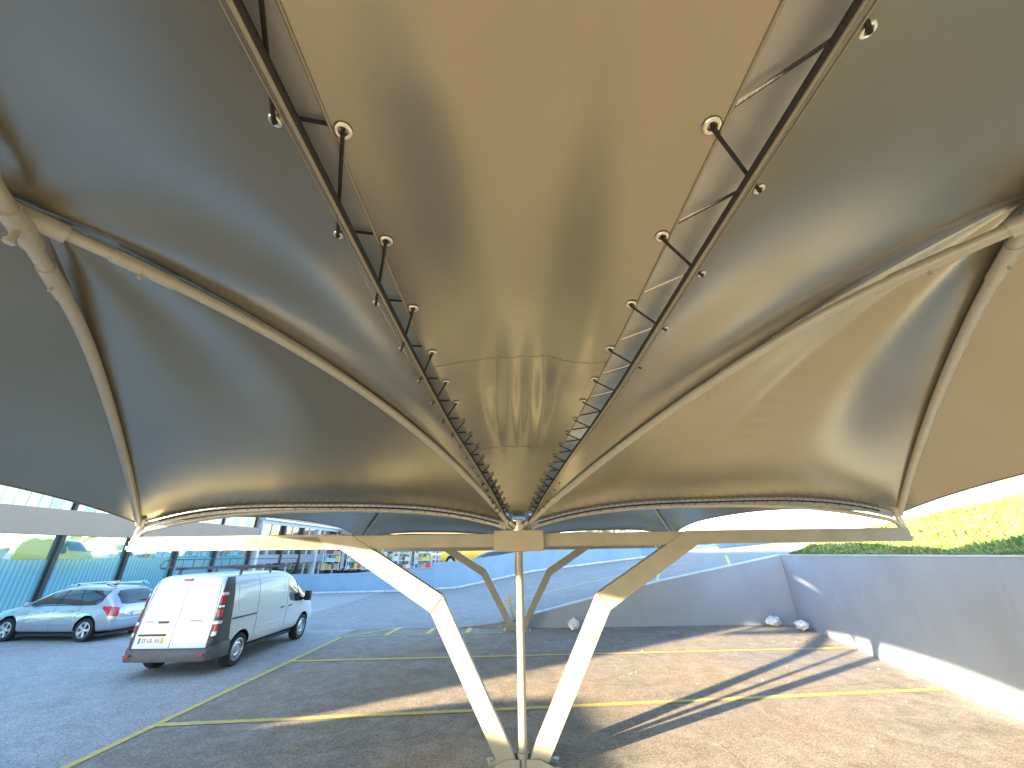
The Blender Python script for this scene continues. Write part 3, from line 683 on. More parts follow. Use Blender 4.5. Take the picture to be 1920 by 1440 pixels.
# ------------------------------------------------------------------ small things on the lot
def bollard(x, y, lean, az, h, label):
    t = empty('bollard', (x, y, 0), label=label, cat='bollard', group='yellow posts beside the far support')
    t.rotation_euler = (lean, az, 0)
    b = MB(); b.prism([(-0.06, -0.06), (0.06, -0.06), (0.06, 0.06), (-0.06, 0.06)], 'z', 0.0, h); b.build('post', M['yellow_post'], t, bevel=0.008)
    f = MB(); f.box((-0.10, -0.10, -0.01), (0.10, 0.10, 0.012)); f.build('foot_plate', M['galv'], t, bevel=0.003)
M['yellow_post'] = mat('yellow_post_paint', (0.60, 0.57, 0.33), 0.5, var=0.15, vscale=8)
bollard(0.02, 15.95, 0.0, R(-15), 0.98, 'taller leaning yellow post behind the far V support')
bollard(-0.16, 15.75, 0.0, R(-18), 0.82, 'shorter leaning yellow post beside its taller twin')
def bag(x, y, r, sx, sz, seed, label):
    rn = random.Random(seed); bm = bmesh.new(); bmesh.ops.create_icosphere(bm, subdivisions=4, radius=r)
    from mathutils import noise
    for v in bm.verts:
        c = v.co.normalized(); k = 1+0.45*noise.noise(c*2.1+Vector((seed, 0, 0)))+0.22*abs(noise.noise(c*5+Vector((0, seed, 0))))+0.10*noise.noise(c*12)
        v.co = Vector((v.co.x*sx*k, v.co.y*k, v.co.z*sz*k)); 
    mn = min(v.co.z for v in bm.verts)
    for v in bm.verts: v.co.z -= mn
    # two knotted handles
    me = bpy.data.meshes.new('plastic_bag'); bm.to_mesh(me); bm.free(); me.materials.append(M['bag'])
    for p in me.polygons: p.use_smooth = (rn.random() > 0.25)
    t = empty('plastic_bag', (x, y, 0.003), rz=rn.random(), label=label, cat='plastic bag', group='plastic bags lying along the wall')
    o = bpy.data.objects.new('bag_body', me); C.objects.link(o); o.parent = t
    hz = r*sz*1.5
    for s in (-1, 1):
        h = MB(); h.tube([(s*r*0.3*sx, 0, hz*0.7), (s*r*0.75*sx, 0.01, hz*1.35), (s*r*1.05*sx, 0, hz*1.1), (s*r*0.9*sx, 0, hz*0.7)], [r*0.22, r*0.12, r*0.14, r*0.2], 7); h.build('handle', M['bag'], t, smooth=90)
bag(1.92, 14.75, 0.15, 1.05, 0.95, 1, 'crumpled white plastic bag between the far support and the near leg')
bag(8.55, 14.85, 0.16, 1.9, 0.75, 2, 'bluish plastic bag with open handles against the sloping wall by the corner')
bag(9.0, 14.15, 0.17, 1.2, 0.65, 3, 'white plastic bag at the foot of the long wall beside the corner')
li = MB()
for i in range(26):
    x, y = random.uniform(0.5, 8.3), random.uniform(6.4, 13)
    if x > 7 and y < 8.5: continue
    a = random.random()*3; s_ = random.uniform(0.008, 0.022)
    li.box((-s_, -s_*0.5, 0), (s_, s_*0.5, 0.006), Matrix.Translation((x, y, 0.002)) @ Matrix.Rotation(a, 4, 'Z'))
o = li.build('litter', M['platew']); tag(o, 'tiny pale scraps and grit scattered over the sunlit asphalt', 'litter', kind='stuff')

# ------------------------------------------------------------------ vehicles
def ring(st):
    y, zb, wd, zw, ww, zr, wr = st[:7]; lean = st[7] if len(st) > 7 else 0
    half = [(0, zb), (wd*0.72, zb), (wd*0.96, zb+0.05), (wd, zb+0.22), (wd, zw-0.22), (ww, zw), ((ww+wr)/2+0.035, (zw+zr)/2), (wr+0.02, zr-0.10), (wr-0.10, zr-0.01), (wr*0.5, zr+0.005), (0, zr+0.01)]
    pts = [(x, y+lean*max(0, z-zb), z) for x, z in half]
    return pts+[(-x, yy, z) for x, yy, z in reversed(pts[1:-1])]
def body_mesh(stations, wheels, wr_, mt, name, parent, sub=2, halfw=0.9):
    rings = [ring(s) for s in stations]; n = len(rings[0]); vs = [v for r in rings for v in r]; fs = []
    for i in range(len(rings)-1):
        for j in range(n):
            a = i*n+j; b = i*n+(j+1) % n; fs.append((a, b, b+n, a+n))
    fs.append(tuple(range(n))[::-1]); k = (len(rings)-1)*n; fs.append(tuple(k+j for j in range(n)))
    me = bpy.data.meshes.new(name); me.from_pydata(vs, [], fs); me.update()
    bm = bmesh.new(); bm.from_mesh(me); bmesh.ops.recalc_face_normals(bm, faces=bm.faces); bm.to_mesh(me); bm.free()
    me.materials.append(mt); me.materials.append(M['black'])
    o = bpy.data.objects.new(name, me); C.objects.link(o)
    md = o.modifiers.new('sub', 'SUBSURF'); md.levels = sub; md.render_levels = sub
    cut = MB()
    for wy in wheels:
        for s in (-1, 1):
            cut.lathe([(0, halfw-0.28), (wr_+0.055, halfw-0.28), (wr_+0.055, halfw+0.4), (0, halfw+0.4)], 40, Matrix.Translation((0, wy, wr_+0.015)) @ Matrix.Scale(s, 4, Vector((1, 0, 0))))
    co = cut.build('cutter', M['black'])
    bm = bmesh.new(); bm.from_mesh(co.data); bmesh.ops.remove_doubles(bm, verts=bm.verts, dist=0.0005); bmesh.ops.recalc_face_normals(bm, faces=bm.faces); bm.to_mesh(co.data); bm.free()
    mb_ = o.modifiers.new('cut', 'BOOLEAN'); mb_.operation = 'DIFFERENCE'; mb_.object = co; mb_.solver = 'EXACT'
    bpy.context.view_layer.update(); dg = bpy.context.evaluated_depsgraph_get()
    ev = o.evaluated_get(dg); me2 = bpy.data.meshes.new_from_object(ev, depsgraph=dg)
    bpy.data.objects.remove(o); bpy.data.objects.remove(co)
    me2.name = name; o = bpy.data.objects.new(name, me2); C.objects.link(o)
    if len(me2.materials) < 2: me2.materials.append(M['black'])
    for p in me2.polygons:
        c = p.center
        for wy in wheels:
            rr = math.hypot(c.y-wy, c.z-wr_-0.015)
            if rr < wr_+0.06 and abs(c.x) > halfw-0.30 and abs(rr-(wr_+0.055)) < 0.004 or (rr < wr_+0.05 and abs(abs(c.x)-(halfw-0.28)) < 0.01): p.material_index = 1
    me2.polygons.foreach_set('use_smooth', [True]*len(me2.polygons)); me2.set_sharp_from_angle(angle=R(38))
    bm = bmesh.new(); bm.from_mesh(me2); bv = BVHTree.FromBMesh(bm); bm.free()
    o.parent = parent
    return o, bv
def hit(bv, start, d, off):
    loc, nrm, idx, ds = bv.ray_cast(Vector(start), Vector(d))
    if loc is None: return None
    if nrm.dot(Vector(d)) > 0: nrm = -nrm
    return loc+nrm*off
def patch(bv, cols, side, name, mt, parent, off=0.006, nx=24, nz=8, edge=True):
    """cols: (u, lo, hi) table; side: 'L','R' (u=y), 'B','F' (u=x) or a direction vector with an origin frame"""
    mb = MB(); us = [c[0] for c in cols]; lo = [(c[0], c[1]) for c in cols]; hi = [(c[0], c[2]) for c in cols]
    pts = []; ok = True
    for i in range(nx+1):
        u = us[0]+(us[-1]-us[0])*i/nx; a, b = interp(u, lo), interp(u, hi); row = []
        for j in range(nz+1):
            z = a+(b-a)*j/nz
            if side in ('L', 'R'):
                s = -1 if side == 'L' else 1; p = hit(bv, (s*4, u, z), (-s, 0, 0), off)
            elif side == 'B': p = hit(bv, (u, -4, z), (0, 1, 0), off)
            elif side == 'F': p = hit(bv, (u, 9, z), (0, -1, 0), off)
            else:
                o_, e_ = side; s_ = Vector((-e_[1], e_[0], 0)); st = Vector(o_)+s_*u; st.z = z; p = hit(bv, st-Vector(e_)*5, e_, off)
            row.append(p)
        pts.append(row)
    for i in range(nx+1):
        for j in range(nz+1):
            if pts[i][j] is None:
                c = [q for r in pts[max(0, i-2):i+3] for q in r[max(0, j-2):j+3] if q is not None]
                pts[i][j] = c[0] if c else Vector((0, 0, 0.5))
    mb.grid(lambda u, v: pts[int(round(u*nx))][int(round(v*nz))], nx, nz)
    return mb.build(name, mt, parent, smooth=60)
def seamline(bv, pl, side, r=0.005):
    P = []
    for (u0, z0), (u1, z1) in zip(pl, pl[1:]):
        n = max(2, int(math.hypot(u1-u0, z1-z0)/0.06))
        for i in range(n+1):
            u = u0+(u1-u0)*i/n; z = z0+(z1-z0)*i/n
            p = hit(bv, (4*side, u, z), (-side, 0, 0), 0.0) if side in (-1, 1) else hit(bv, (u, -4, z), (0, 1, 0), 0.0)
            if p is not None: P.append(p)
    return P
def wheel(parent, x, y, r, wd, style, s):
    t = MB(); mx = Matrix.Translation((x, y, r)) @ Matrix.Scale(s, 4, Vector((1, 0, 0)))
    ri = r*0.66
    t.lathe([(ri, -wd), (r*0.95, -wd), (r, -wd+0.03), (r, -0.03), (r*0.95, 0.0), (r*0.82, 0.008), (ri, -0.005)], 40, mx)
    wo_ = t.build('wheel', M['tyre'], parent, smooth=40)
    rim = MB(); rim.lathe([(ri+0.004, -0.004), (ri-0.012, 0.0), (ri-0.02, -0.02), (ri-0.035, -0.06)], 40, mx)
    if style == 'alloy':
        rim.lathe([(0, 0.002), (r*0.13, 0.0), (r*0.16, -0.02)], 24, mx)
        for k_ in range(5):
            a = k_*2*math.pi/5+0.3
            for da in (-0.0,):
                e = Matrix.Rotation(a, 4, 'X'); e = mx @ e
                rim.add([e @ Vector(v) for v in [(-0.012, -r*0.095, r*0.10), (-0.012, r*0.095, r*0.10), (-0.004, r*0.13, ri-0.01), (-0.004, -r*0.13, ri-0.01), (-0.04, -r*0.10, r*0.10), (-0.04, r*0.10, r*0.10), (-0.035, r*0.14, ri-0.01), (-0.035, -r*0.14, ri-0.01)]],
                        [(0, 1, 2, 3), (4, 7, 6, 5), (0, 3, 7, 4), (1, 5, 6, 2)])
        rim.build('rim', M['alloy'], wo_, smooth=40)
        bk = MB(); bk.lathe([(0, -0.075), (ri-0.02, -0.075)], 30, mx); bk.build('brake_shadow', M['black'], wo_)
    else:
        rim.lathe([(ri-0.035, -0.06), (ri-0.05, -0.055), (r*0.50, -0.035), (r*0.36, -0.018), (r*0.30, -0.03), (r*0.22, -0.03), (r*0.20, -0.005), (0.0, -0.003)], 40, mx)
        rim.build('rim', M['steelrim'], wo_, smooth=40)
        ho = MB()
        for k_ in range(10):
            a = k_*2*math.pi/10; c = Vector((-0.028, r*0.45*math.sin(a), r*0.45*math.cos(a)))
            m2 = mx @ Matrix.Translation(c); ho.lathe([(0.0, 0.0), (r*0.065, 0.0), (r*0.065, -0.012)], 10, m2)
        ho.build('vent_holes', M['black'], wo_)
    return wo_
def text(s, size, mt, name, parent, mx, ext=0.001):
    cu = bpy.data.curves.new(name, 'FONT'); cu.body = s; cu.size = size; cu.align_x = 'CENTER'; cu.align_y = 'CENTER'; cu.extrude = ext
    o = bpy.data.objects.new(name, cu); C.objects.link(o); bpy.context.view_layer.update()
    dg = bpy.context.evaluated_depsgraph_get(); me = bpy.data.meshes.new_from_object(o.evaluated_get(dg), depsgraph=dg); bpy.data.objects.remove(o)
    me.materials.clear(); me.materials.append(mt); o = bpy.data.objects.new(name, me); C.objects.link(o); o.parent = parent; o.matrix_local = mx; return o

VAN = [(0.04, 0.50, 0.86, 1.05, 0.86, 1.90, 0.74, 0.10), (0.055, 0.45, 0.89, 1.08, 0.89, 1.915, 0.765, 0.10), (0.14, 0.42, 0.935, 1.1, 0.935, 1.94, 0.80, 0.09), (0.3, 0.38, 0.965, 1.1, 0.96, 1.96, 0.815, 0.06), (0.9, 0.34, 0.98, 1.1, 0.97, 1.97, 0.82), (1.8, 0.33, 0.98, 1.1, 0.97, 1.97, 0.82), (2.6, 0.33, 0.98, 1.1, 0.97, 1.965, 0.82),
       (3.05, 0.33, 0.98, 1.08, 0.97, 1.93, 0.81), (3.42, 0.33, 0.98, 1.06, 0.965, 1.79, 0.79), (3.85, 0.33, 0.98, 1.04, 0.96, 1.50, 0.81), (4.22, 0.33, 0.97, 1.0, 0.94, 1.23, 0.84), (4.62, 0.35, 0.95, 0.92, 0.90, 1.06, 0.78), (4.84, 0.37, 0.90, 0.82, 0.84, 0.93, 0.68), (4.95, 0.40, 0.80, 0.70, 0.74, 0.78, 0.55), (4.98, 0.46, 0.6, 0.62, 0.55, 0.68, 0.4)]
def make_van(loc, rz, paint, label, detail=True, name='cargo_van'):
    t = empty(name, loc, rz, label, 'van')
    o, bv = body_mesh(VAN, (0.97, 4.05), 0.335, paint, 'body', t, 2, 0.985)
    for y in (0.97, 4.05):
        for s in (-1, 1): wheel(t, s*0.965, y, 0.335, 0.22, 'steel', s)
    for s, sd in ((1, 'R'), (-1, 'L')):
        wn = patch(bv, [(2.98, 1.26, 1.72), (3.06, 1.15, 1.80), (3.35, 1.10, 1.745), (3.6, 1.08, 1.58), (3.85, 1.08, 1.38), (4.05, 1.10, 1.20)], sd, 'side_window', M['glass'], t, 0.005, 26, 8)
        fr = MB(); fr.tube([p for p in [hit(bv, (4*s, 3.55+0.0*z, 1.10+0.056*z), (-s, 0, 0), 0.008) for z in range(11)] if p is not None], 0.010, 5); fr.build('window_divider', M['black'], wn)
        mi = MB(); mx = Matrix.Translation((s*1.09, 3.88, 1.20)); mi.box((-0.09, -0.06, -0.14), (0.09, 0.07, 0.14), mx); mi.tube([(s*0.93, 3.9, 1.12), (s*1.05, 3.89, 1.13)], 0.03, 8); mi.build('mirror', M['black'], t, smooth=50, bevel=0.03)
    patch(bv, [(-0.78, 1.22, 1.70), (-0.6, 1.22, 1.83), (0.6, 1.22, 1.83), (0.78, 1.22, 1.70)], 'F', 'windscreen', M['glass'], t, 0.006, 20, 10)
    if not detail: return t, bv
    # rear doors, seams, pressed panel edges
    sm = MB()
    for pl in ([(0.0, 0.52), (0.0, 1.90)], [(-0.80, 0.53), (0.80, 0.53)], [(-0.80, 0.53), (-0.80, 1.0), (-0.72, 1.84)], [(0.80, 0.53), (0.80, 1.0), (0.72, 1.84)]):
        P = seamline(bv, pl, 0)
        if len(P) > 1: sm = MB(); sm.tube(P, 0.0055, 5); sm.build('door_seam', M['black'], t)
    for s in (1, -1):
        for pl in ([(1.46, 0.40), (1.46, 1.93)], [(2.9, 0.42), (2.9, 1.86)]):
            P = seamline(bv, pl, s)
            if len(P) > 1: sm = MB(); sm.tube(P, 0.005, 5); sm.build('door_seam', M['black'], t)
    rb = MB()
    for s in (1,):
        for pl in ([(0.62, 1.75), (0.62, 1.35), (0.72, 1.16), (0.80, 1.13), (1.40, 1.13)], [(1.52, 1.14), (2.58, 1.14), (2.70, 1.22), (2.76, 1.35), (2.76, 1.80), (1.52, 1.82)], [(1.40, 1.80), (0.62, 1.80)], [(1.52, 0.72), (2.86, 0.72)], [(2.95, 0.72), (3.4, 0.78), (3.7, 0.98)], [(0.45, 0.82), (0.62, 0.72), (0.78, 0.80), (1.0, 0.88), (1.45, 0.76)]):
            P = seamline(bv, pl, s)
            rb = MB(); rb.tube([p+Vector((-0.006*s, 0, 0)) for p in P], 0.012, 6); rb.build('pressed_ridge', paint, t, smooth=90)
    for pl in ([(-0.70, 1.28), (-0.35, 1.245), (-0.03, 1.24)], [(0.03, 1.24), (0.35, 1.245), (0.70, 1.28)], [(0.08, 0.79), (0.70, 0.79)], [(-0.68, 1.28), (-0.64, 1.75), (-0.58, 1.82), (-0.05, 1.83)], [(0.68, 1.28), (0.64, 1.75), (0.58, 1.82), (0.05, 1.83)]):
        P = seamline(bv, pl, 0); rb = MB(); rb.tube([p+Vector((0, 0.007, 0)) for p in P], 0.011, 6); rb.build('pressed_ridge', paint, t, smooth=90)
    # sliding rail
    P = seamline(bv, [(0.50, 1.02), (1.44, 1.02)], 1); rl = MB(); rl.tube(P, 0.020, 4); rl.build('door_rail', M['plastic'], t)
    for y in (2.66, 3.08):
        hd = MB(); p = hit(bv, (4, y, 1.02), (-1, 0, 0), 0.012); hd.tube([p+Vector((0, -0.085, -0.01)), p+Vector((0.02, 0, 0.005)), p+Vector((0, 0.085, 0.0))], 0.016, 6); hd.build('door_handle', M['plastic'], t, smooth=60)
    # dark corner columns with lamps
    for s in (-1, 1):
        e = Vector((-s*0.75, 1.0, 0)).normalized(); org = Vector((s*0.93, 0.10, 0))
        sv = Vector((-e.y, e.x, 0)); k_ = -1 if s > 0 else 1
        def rng_(a, b): return (min(a*k_, b*k_), max(a*k_, b*k_))
        u0, u1 = rng_(-0.17, 0.15)
        # u runs across the corner; narrow at the top
        cols = [(u0, 0.50, 1.86), (u1, 0.50, 1.86)]
        def colz(z): return interp(z, [(0.5, 1.0), (0.9, 0.80), (1.5, 0.60), (1.9, 0.34)])
        mbp = MB(); nx, nz = 12, 30
        def fn(u, v, a=-0.5, b=0.5, z0=0.50, z1=1.90, off=0.007):
            z = z0+(z1-z0)*v; wdt = 0.30*colz(z)+0.02; uu = (a+(b-a)*u)*wdt+0.03
            p = hit(bv, org+sv*uu*k_-e*4+Vector((0, 0, z)), e, off); return p if p is not None else org+Vector((0, 0, z))
        mbp.grid(lambda u, v: fn(u, v, -0.5, 0.85), nx, nz); cpn = mbp.build('corner_column', M['plastic'], t, smooth=60)
        for (nm, mt, z0, z1, a, b) in (('tail_light', M['red'], 1.10, 1.25, -0.40, -0.02), ('tail_light', M['lens'], 1.29, 1.33, -0.40, -0.02), ('tail_light', M['red'], 1.375, 1.52, -0.40, -0.02), ('reflector', M['lens'], 1.53, 1.59, -0.5, 0.15), ('reflector', M['lens'], 0.97, 1.03, -0.5, 0.1), ('tail_light', M['red'], 0.84, 0.95, -0.42, -0.12), ('reversing_light', M['lens'], 0.75, 0.83, -0.42, -0.12)):
            q = MB(); q.grid(lambda u, v: fn(u, v, a, b, z0, z1, 0.016), 6, 6); q.build(nm, mt, cpn, smooth=60)
    # rear bumper wrapping round to the wheel arches
    bp = MB()
    sec = []
    path = [(-0.99, 0.60), (-0.985, 0.30), (-0.95, 0.12), (-0.86, 0.02), (-0.5, -0.03), (0, -0.04), (0.5, -0.03), (0.86, 0.02), (0.95, 0.12), (0.985, 0.30), (0.99, 0.60)]
    prof = [(0.0, 0.30), (0.0, 0.46), (-0.03, 0.52), (-0.10, 0.53), (-0.10, 0.30)]
    ctr = Vector((0, 0.9, 0))
    for x, y in path:
        d = (ctr-Vector((x, y, 0))); d.z = 0; d.normalize()
        zt = 0.0 if abs(x) < 0.9 else 0.10*min(1, y/0.4+0.2)
        for dd, z in prof: bp.v.append((x+d.x*(-dd), y+d.y*(-dd), z+(zt if z > 0.4 else 0)))
    m_ = len(prof)
    for i in range(len(path)-1):
        for j in range(m_): a_ = i*m_+j; b_ = i*m_+(j+1) % m_; bp.f.append((a_, b_, b_+m_, a_+m_))
    bp.f.append(tuple(range(m_))); bp.f.append(tuple((len(path)-1)*m_+j for j in range(m_))[::-1])
    bo = bp.build('rear_bumper', M['plastic'], t, smooth=40, bevel=0.008)
    for s in (-1, 1):
        q = MB(); q.box((s*0.78-0.06, -0.052, 0.40), (s*0.78+0.06, -0.02, 0.435)); q.build('bumper_reflector', M['red'], bo)
    # third brake light, handle, plate
    p = hit(bv, (-0.02, -4, 1.885), (0, 1, 0), 0.0)
    q = MB(); q.box((-0.17, p.y-0.02, 1.835), (0.05, p.y+0.04, 1.885)); q.build('brake_light', M['red'], t, bevel=0.006)
    p = hit(bv, (-0.30, -4, 1.02), (0, 1, 0), 0.0)
    q = MB(); q.box((-0.40, p.y-0.02, 1.0), (-0.17, p.y+0.02, 1.045)); q.build('rear_handle', M['plastic'], t, bevel=0.008)
    p = hit(bv, (-0.42, -4, 0.76), (0, 1, 0), 0.0); p2 = hit(bv, (-0.42, -4, 0.60), (0, 1, 0), 0.0)
    q = MB(); q.box((-0.72, p.y-0.035, 0.765), (-0.14, p.y+0.02, 0.805)); q.build('plate_lamp_bar', M['plastic'], t, bevel=0.01)
    lean = math.atan2(p.y-p2.y, 0.16)
    pl = MB(); pl.box((-0.26, -0.006, -0.055), (0.26, 0.004, 0.055)); po = pl.build('number_plate', M['platew'], t)
    po.location = (-0.43, p2.y-0.004, 0.68); po.rotation_euler = (-lean, 0, 0)
    q = MB(); q.box((-0.26, -0.0075, -0.055), (-0.215, -0.0062, 0.055)); q.build('country_band', M['plateb'], po)
    q = MB(); q.box((0.215, -0.0075, -0.055), (0.26, -0.0062, 0.055)); q.build('date_band', M['platey'], po)
    text('33 UL 55', 0.105, M['ink'], 'plate_number', po, Matrix.Translation((0, -0.0085, 0)) @ Matrix.Rotation(R(90), 4, 'X'))
    for s_, x, z, sz in (('TALENTO', -0.60, 1.03, 0.05), ('PROFESSIONAL', 0.42, 1.04, 0.042)):
        p = hit(bv, (x, -4, z), (0, 1, 0), 0.006); text(s_, sz, M['greyink'], 'badge_lettering', t, Matrix.Translation(p) @ Matrix.Rotation(R(90)-lean, 4, 'X'), 0.002)
    # row of faded marks along the sill
    st = MB()
    for i in range(26):
        y = 1.62+i*0.085+random.uniform(-0.02, 0.02); z = 0.50+random.uniform(-0.03, 0.05)+(0.02*i/26)
        if abs(y-3.36) < 0.05: continue
        p = hit(bv, (4, y, z), (-1, 0, 0), 0.004)
        if p is not None: st.box((-0.001, -0.018, -0.012), (0.001, 0.018*random.random(), 0.012), Matrix.Translation(p) @ Matrix.Rotation(random.uniform(-0.6, 0.6), 4, 'X'))
    st.build('sill_decal', M['greyink'], t)
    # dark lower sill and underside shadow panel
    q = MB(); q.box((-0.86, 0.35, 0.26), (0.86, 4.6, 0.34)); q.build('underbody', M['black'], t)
    # roof rack
    rk = empty('roof_rack', (0, 0, 0)); rk.parent = t
    r1 = MB()
    for x in (-0.72, 0.72): r1.box((x-0.022, 0.55, 2.055), (x+0.022, 3.45, 2.11))
    for y in (0.75, 1.4, 2.05, 2.7, 3.3): r1.tube([(-0.72, y, 2.08), (0.72, y, 2.08)], 0.016, 6)
    for y in (0.75, 2.05, 3.3):
        for x in (-0.75, 0.75): r1.box((x-0.02, y-0.025, 1.93), (x+0.02, y+0.025, 2.06))
    ro_ = r1.build('rack_base', M['rack'], t, smooth=50)
    r2 = MB()
    for x in (-0.80,):
        r2.tube([(x+0.03, 0.30, 2.09), (x, 0.18, 2.11), (x, 0.14, 2.18), (x, 0.22, 2.26), (x, 0.40, 2.29), (x, 3.35, 2.29), (x, 3.48, 2.26), (x, 3.50, 2.09)], 0.011, 6)
        for i in range(9): y = 0.45+i*0.36; r2.tube([(x, y, 2.08), (x, y, 2.29)], 0.009, 6)
    r2.tube([(-0.80, 0.16, 2.12), (0.0, 0.16, 2.12), (0.66, 0.3, 2.12), (0.70, 0.60, 2.10)], 0.010, 6)
    r2.tube([(-0.80, 3.49, 2.27), (0.72, 3.49, 2.27)], 0.010, 6); r2.tube([(0.72, 3.49, 2.08), (0.72, 3.49, 2.27)], 0.010, 6)
    r2.build('rack_rail', M['rack'], t, smooth=50)
    bpy.data.objects.remove(rk)
    return t, bv

CAR = [(0.0, 0.42, 0.66, 0.70, 0.62, 0.76, 0.5), (0.03, 0.34, 0.76, 0.80, 0.72, 0.90, 0.60), (0.10, 0.28, 0.84, 0.90, 0.80, 1.02, 0.66), (0.24, 0.25, 0.87, 0.94, 0.83, 1.22, 0.65), (0.45, 0.22, 0.89, 0.95, 0.85, 1.40, 0.63), (0.75, 0.2, 0.9, 0.95, 0.86, 1.47, 0.63), (1.5, 0.2, 0.905, 0.94, 0.87, 1.50, 0.64), (2.2, 0.2, 0.905, 0.93, 0.87, 1.49, 0.63), (2.7, 0.2, 0.905, 0.92, 0.87, 1.41, 0.62), (3.15, 0.2, 0.905, 0.91, 0.86, 1.20, 0.64), (3.55, 0.2, 0.90, 0.88, 0.84, 0.99, 0.70), (4.0, 0.22, 0.88, 0.82, 0.80, 0.91, 0.62), (4.3, 0.25, 0.84, 0.72, 0.74, 0.80, 0.52), (4.45, 0.3, 0.76, 0.62, 0.66, 0.68, 0.42), (4.5, 0.4, 0.6, 0.55, 0.5, 0.58, 0.3)]
def make_car(loc, rz, paint, label, detail=True, name='estate_car'):
    t = empty(name, loc, rz, label, 'car')
    o, bv = body_mesh(CAR, (0.85, 3.57), 0.32, paint, 'body', t, 2, 0.905)
    for y in (0.85, 3.57):
        for s in (-1, 1): wheel(t, s*0.895, y, 0.32, 0.20, 'alloy', s)
    for s, sd in ((1, 'R'), (-1, 'L')):
        wn = patch(bv, [(0.62, 1.08, 1.36), (0.75, 1.0, 1.375), (0.95, 0.985, 1.385), (1.6, 0.975, 1.405), (2.3, 0.965, 1.39), (2.65, 0.96, 1.30), (3.1, 0.95, 1.08), (3.36, 0.945, 0.965)], sd, 'side_window', M['glass'], t, 0.005, 40, 8)
        for yy in (1.25, 2.1):
            dv = MB(); P = [hit(bv, (4*s, yy+(0.03*k_ if yy < 2 else -0.0), 0.97+0.043*k_), (-s, 0, 0), 0.007) for k_ in range(11)]; dv.tube([p for p in P if p], 0.010, 5); dv.build('window_divider', M['black'], wn)
        mi = MB(); mi.box((-0.09, -0.05, -0.065), (0.09, 0.06, 0.065), Matrix.Translation((s*0.98, 2.98, 1.02))); mi.build('mirror', paint, t, smooth=50, bevel=0.035)
        q = MB(); P = seamline(bv, [(0.55, 0.30), (0.55, 0.3)], s)
        sm = MB()
        for pl in ([(1.16, 0.45), (1.25, 0.62), (1.25, 0.95)], [(2.08, 0.28), (2.10, 0.95)], [(3.02, 0.28), (3.02, 0.92)], [(1.25, 0.27), (3.0, 0.27)]):
            P = seamline(bv, pl, s); 
            if len(P) > 1: sm = MB(); sm.tube(P, 0.004, 5); sm.build('door_seam', M['black'], t)
        if detail:
            for y in (1.5, 2.38):
                p = hit(bv, (4*s, y, 0.82), (-s, 0, 0), 0.012); h_ = MB(); h_.tube([p+Vector((0, -0.09, 0)), p+Vector((0, 0.09, 0))], 0.014, 6); h_.build('door_handle', paint, t, smooth=60)
            P = seamline(bv, [(1.35, 0.50), (2.95, 0.48)], s); m_ = MB(); m_.tube(P, 0.014, 5); m_.build('side_moulding', paint, t, smooth=60)
            rr = MB(); rr.tube([(s*0.60, 0.62, 1.49), (s*0.60, 0.70, 1.545), (s*0.60, 2.2, 1.55), (s*0.60, 2.32, 1.48)], 0.016, 6); rr.build('roof_rail', M['alloy'], t, smooth=50)
    patch(bv, [(-0.62, 1.02, 1.27), (-0.5, 0.99, 1.37), (-0.3, 0.985, 1.39), (0.3, 0.985, 1.39), (0.5, 0.99, 1.37), (0.62, 1.02, 1.27)], 'B', 'rear_window', M['glass'], t, 0.007, 20, 10)
    patch(bv, [(-0.66, 0.98, 1.15), (-0.5, 0.98, 1.36), (0.5, 0.98, 1.36), (0.66, 0.98, 1.15)], 'F', 'windscreen', M['glass'], t, 0.006, 20, 10)
    for s in (-1, 1):
        # lamp wraps round the rear corner
        e = Vector((-s*0.9, 0.8, 0)).normalized(); org = Vector((s*0.80, 0.16, 0)); sv = Vector((s*0.8, 0.9, 0)).normalized()
        mbp = MB()
        def fn(u, v):
            uu = -0.15+0.42*u; lo = interp(uu, [(-0.12, 0.68), (0.08, 0.70), (0.27, 0.90)]); hi = interp(uu, [(-0.15, 0.90), (-0.02, 0.94), (0.27, 0.96)])
            z = lo+(hi-lo)*v; p = hit(bv, org+sv*uu-e*4+Vector((0, 0, z)), e, 0.010); return p if p is not None else org+Vector((0, 0, z))
        mbp.grid(fn, 14, 10); mbp.build('tail_light', M['red'], t, smooth=60)
    patch(bv, [(-0.26, 0.66, 0.77), (0.26, 0.66, 0.77)], 'B', 'number_plate', M['platew'], t, 0.012, 6, 3)
    patch(bv, [(-0.36, 0.80, 0.83), (0.36, 0.80, 0.83)], 'B', 'tailgate_trim', M['alloy'], t, 0.014, 6, 2)
    if detail:
        P = seamline(bv, [(-0.66, 0.58), (0.66, 0.58)], 0); q = MB(); q.tube(P, 0.018, 6); q.build('bumper_crease', paint, t, smooth=60)
        q = MB(); p = hit(bv, (0.0, -4, 1.05), (0, 1, 0), 0.02); q.tube([p+Vector((-0.05, 0, 0)), p+Vector((0.35, -0.015, 0.02))], 0.012, 6); q.build('wiper', M['black'], t)
        for y in (0.85, 1.9):
            q = MB(); q.box((-0.66, y-0.035, 1.575), (0.66, y+0.035, 1.60)); q.build('roof_bar', M['platew'], t, bevel=0.006)
            q = MB()
            for x in (-0.6, 0.6): q.box((x-0.03, y-0.03, 1.53), (x+0.03, y+0.03, 1.576))
            q.build('bar_foot', M['black'], t)
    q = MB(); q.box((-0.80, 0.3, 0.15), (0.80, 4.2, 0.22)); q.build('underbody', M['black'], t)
    return t, bv

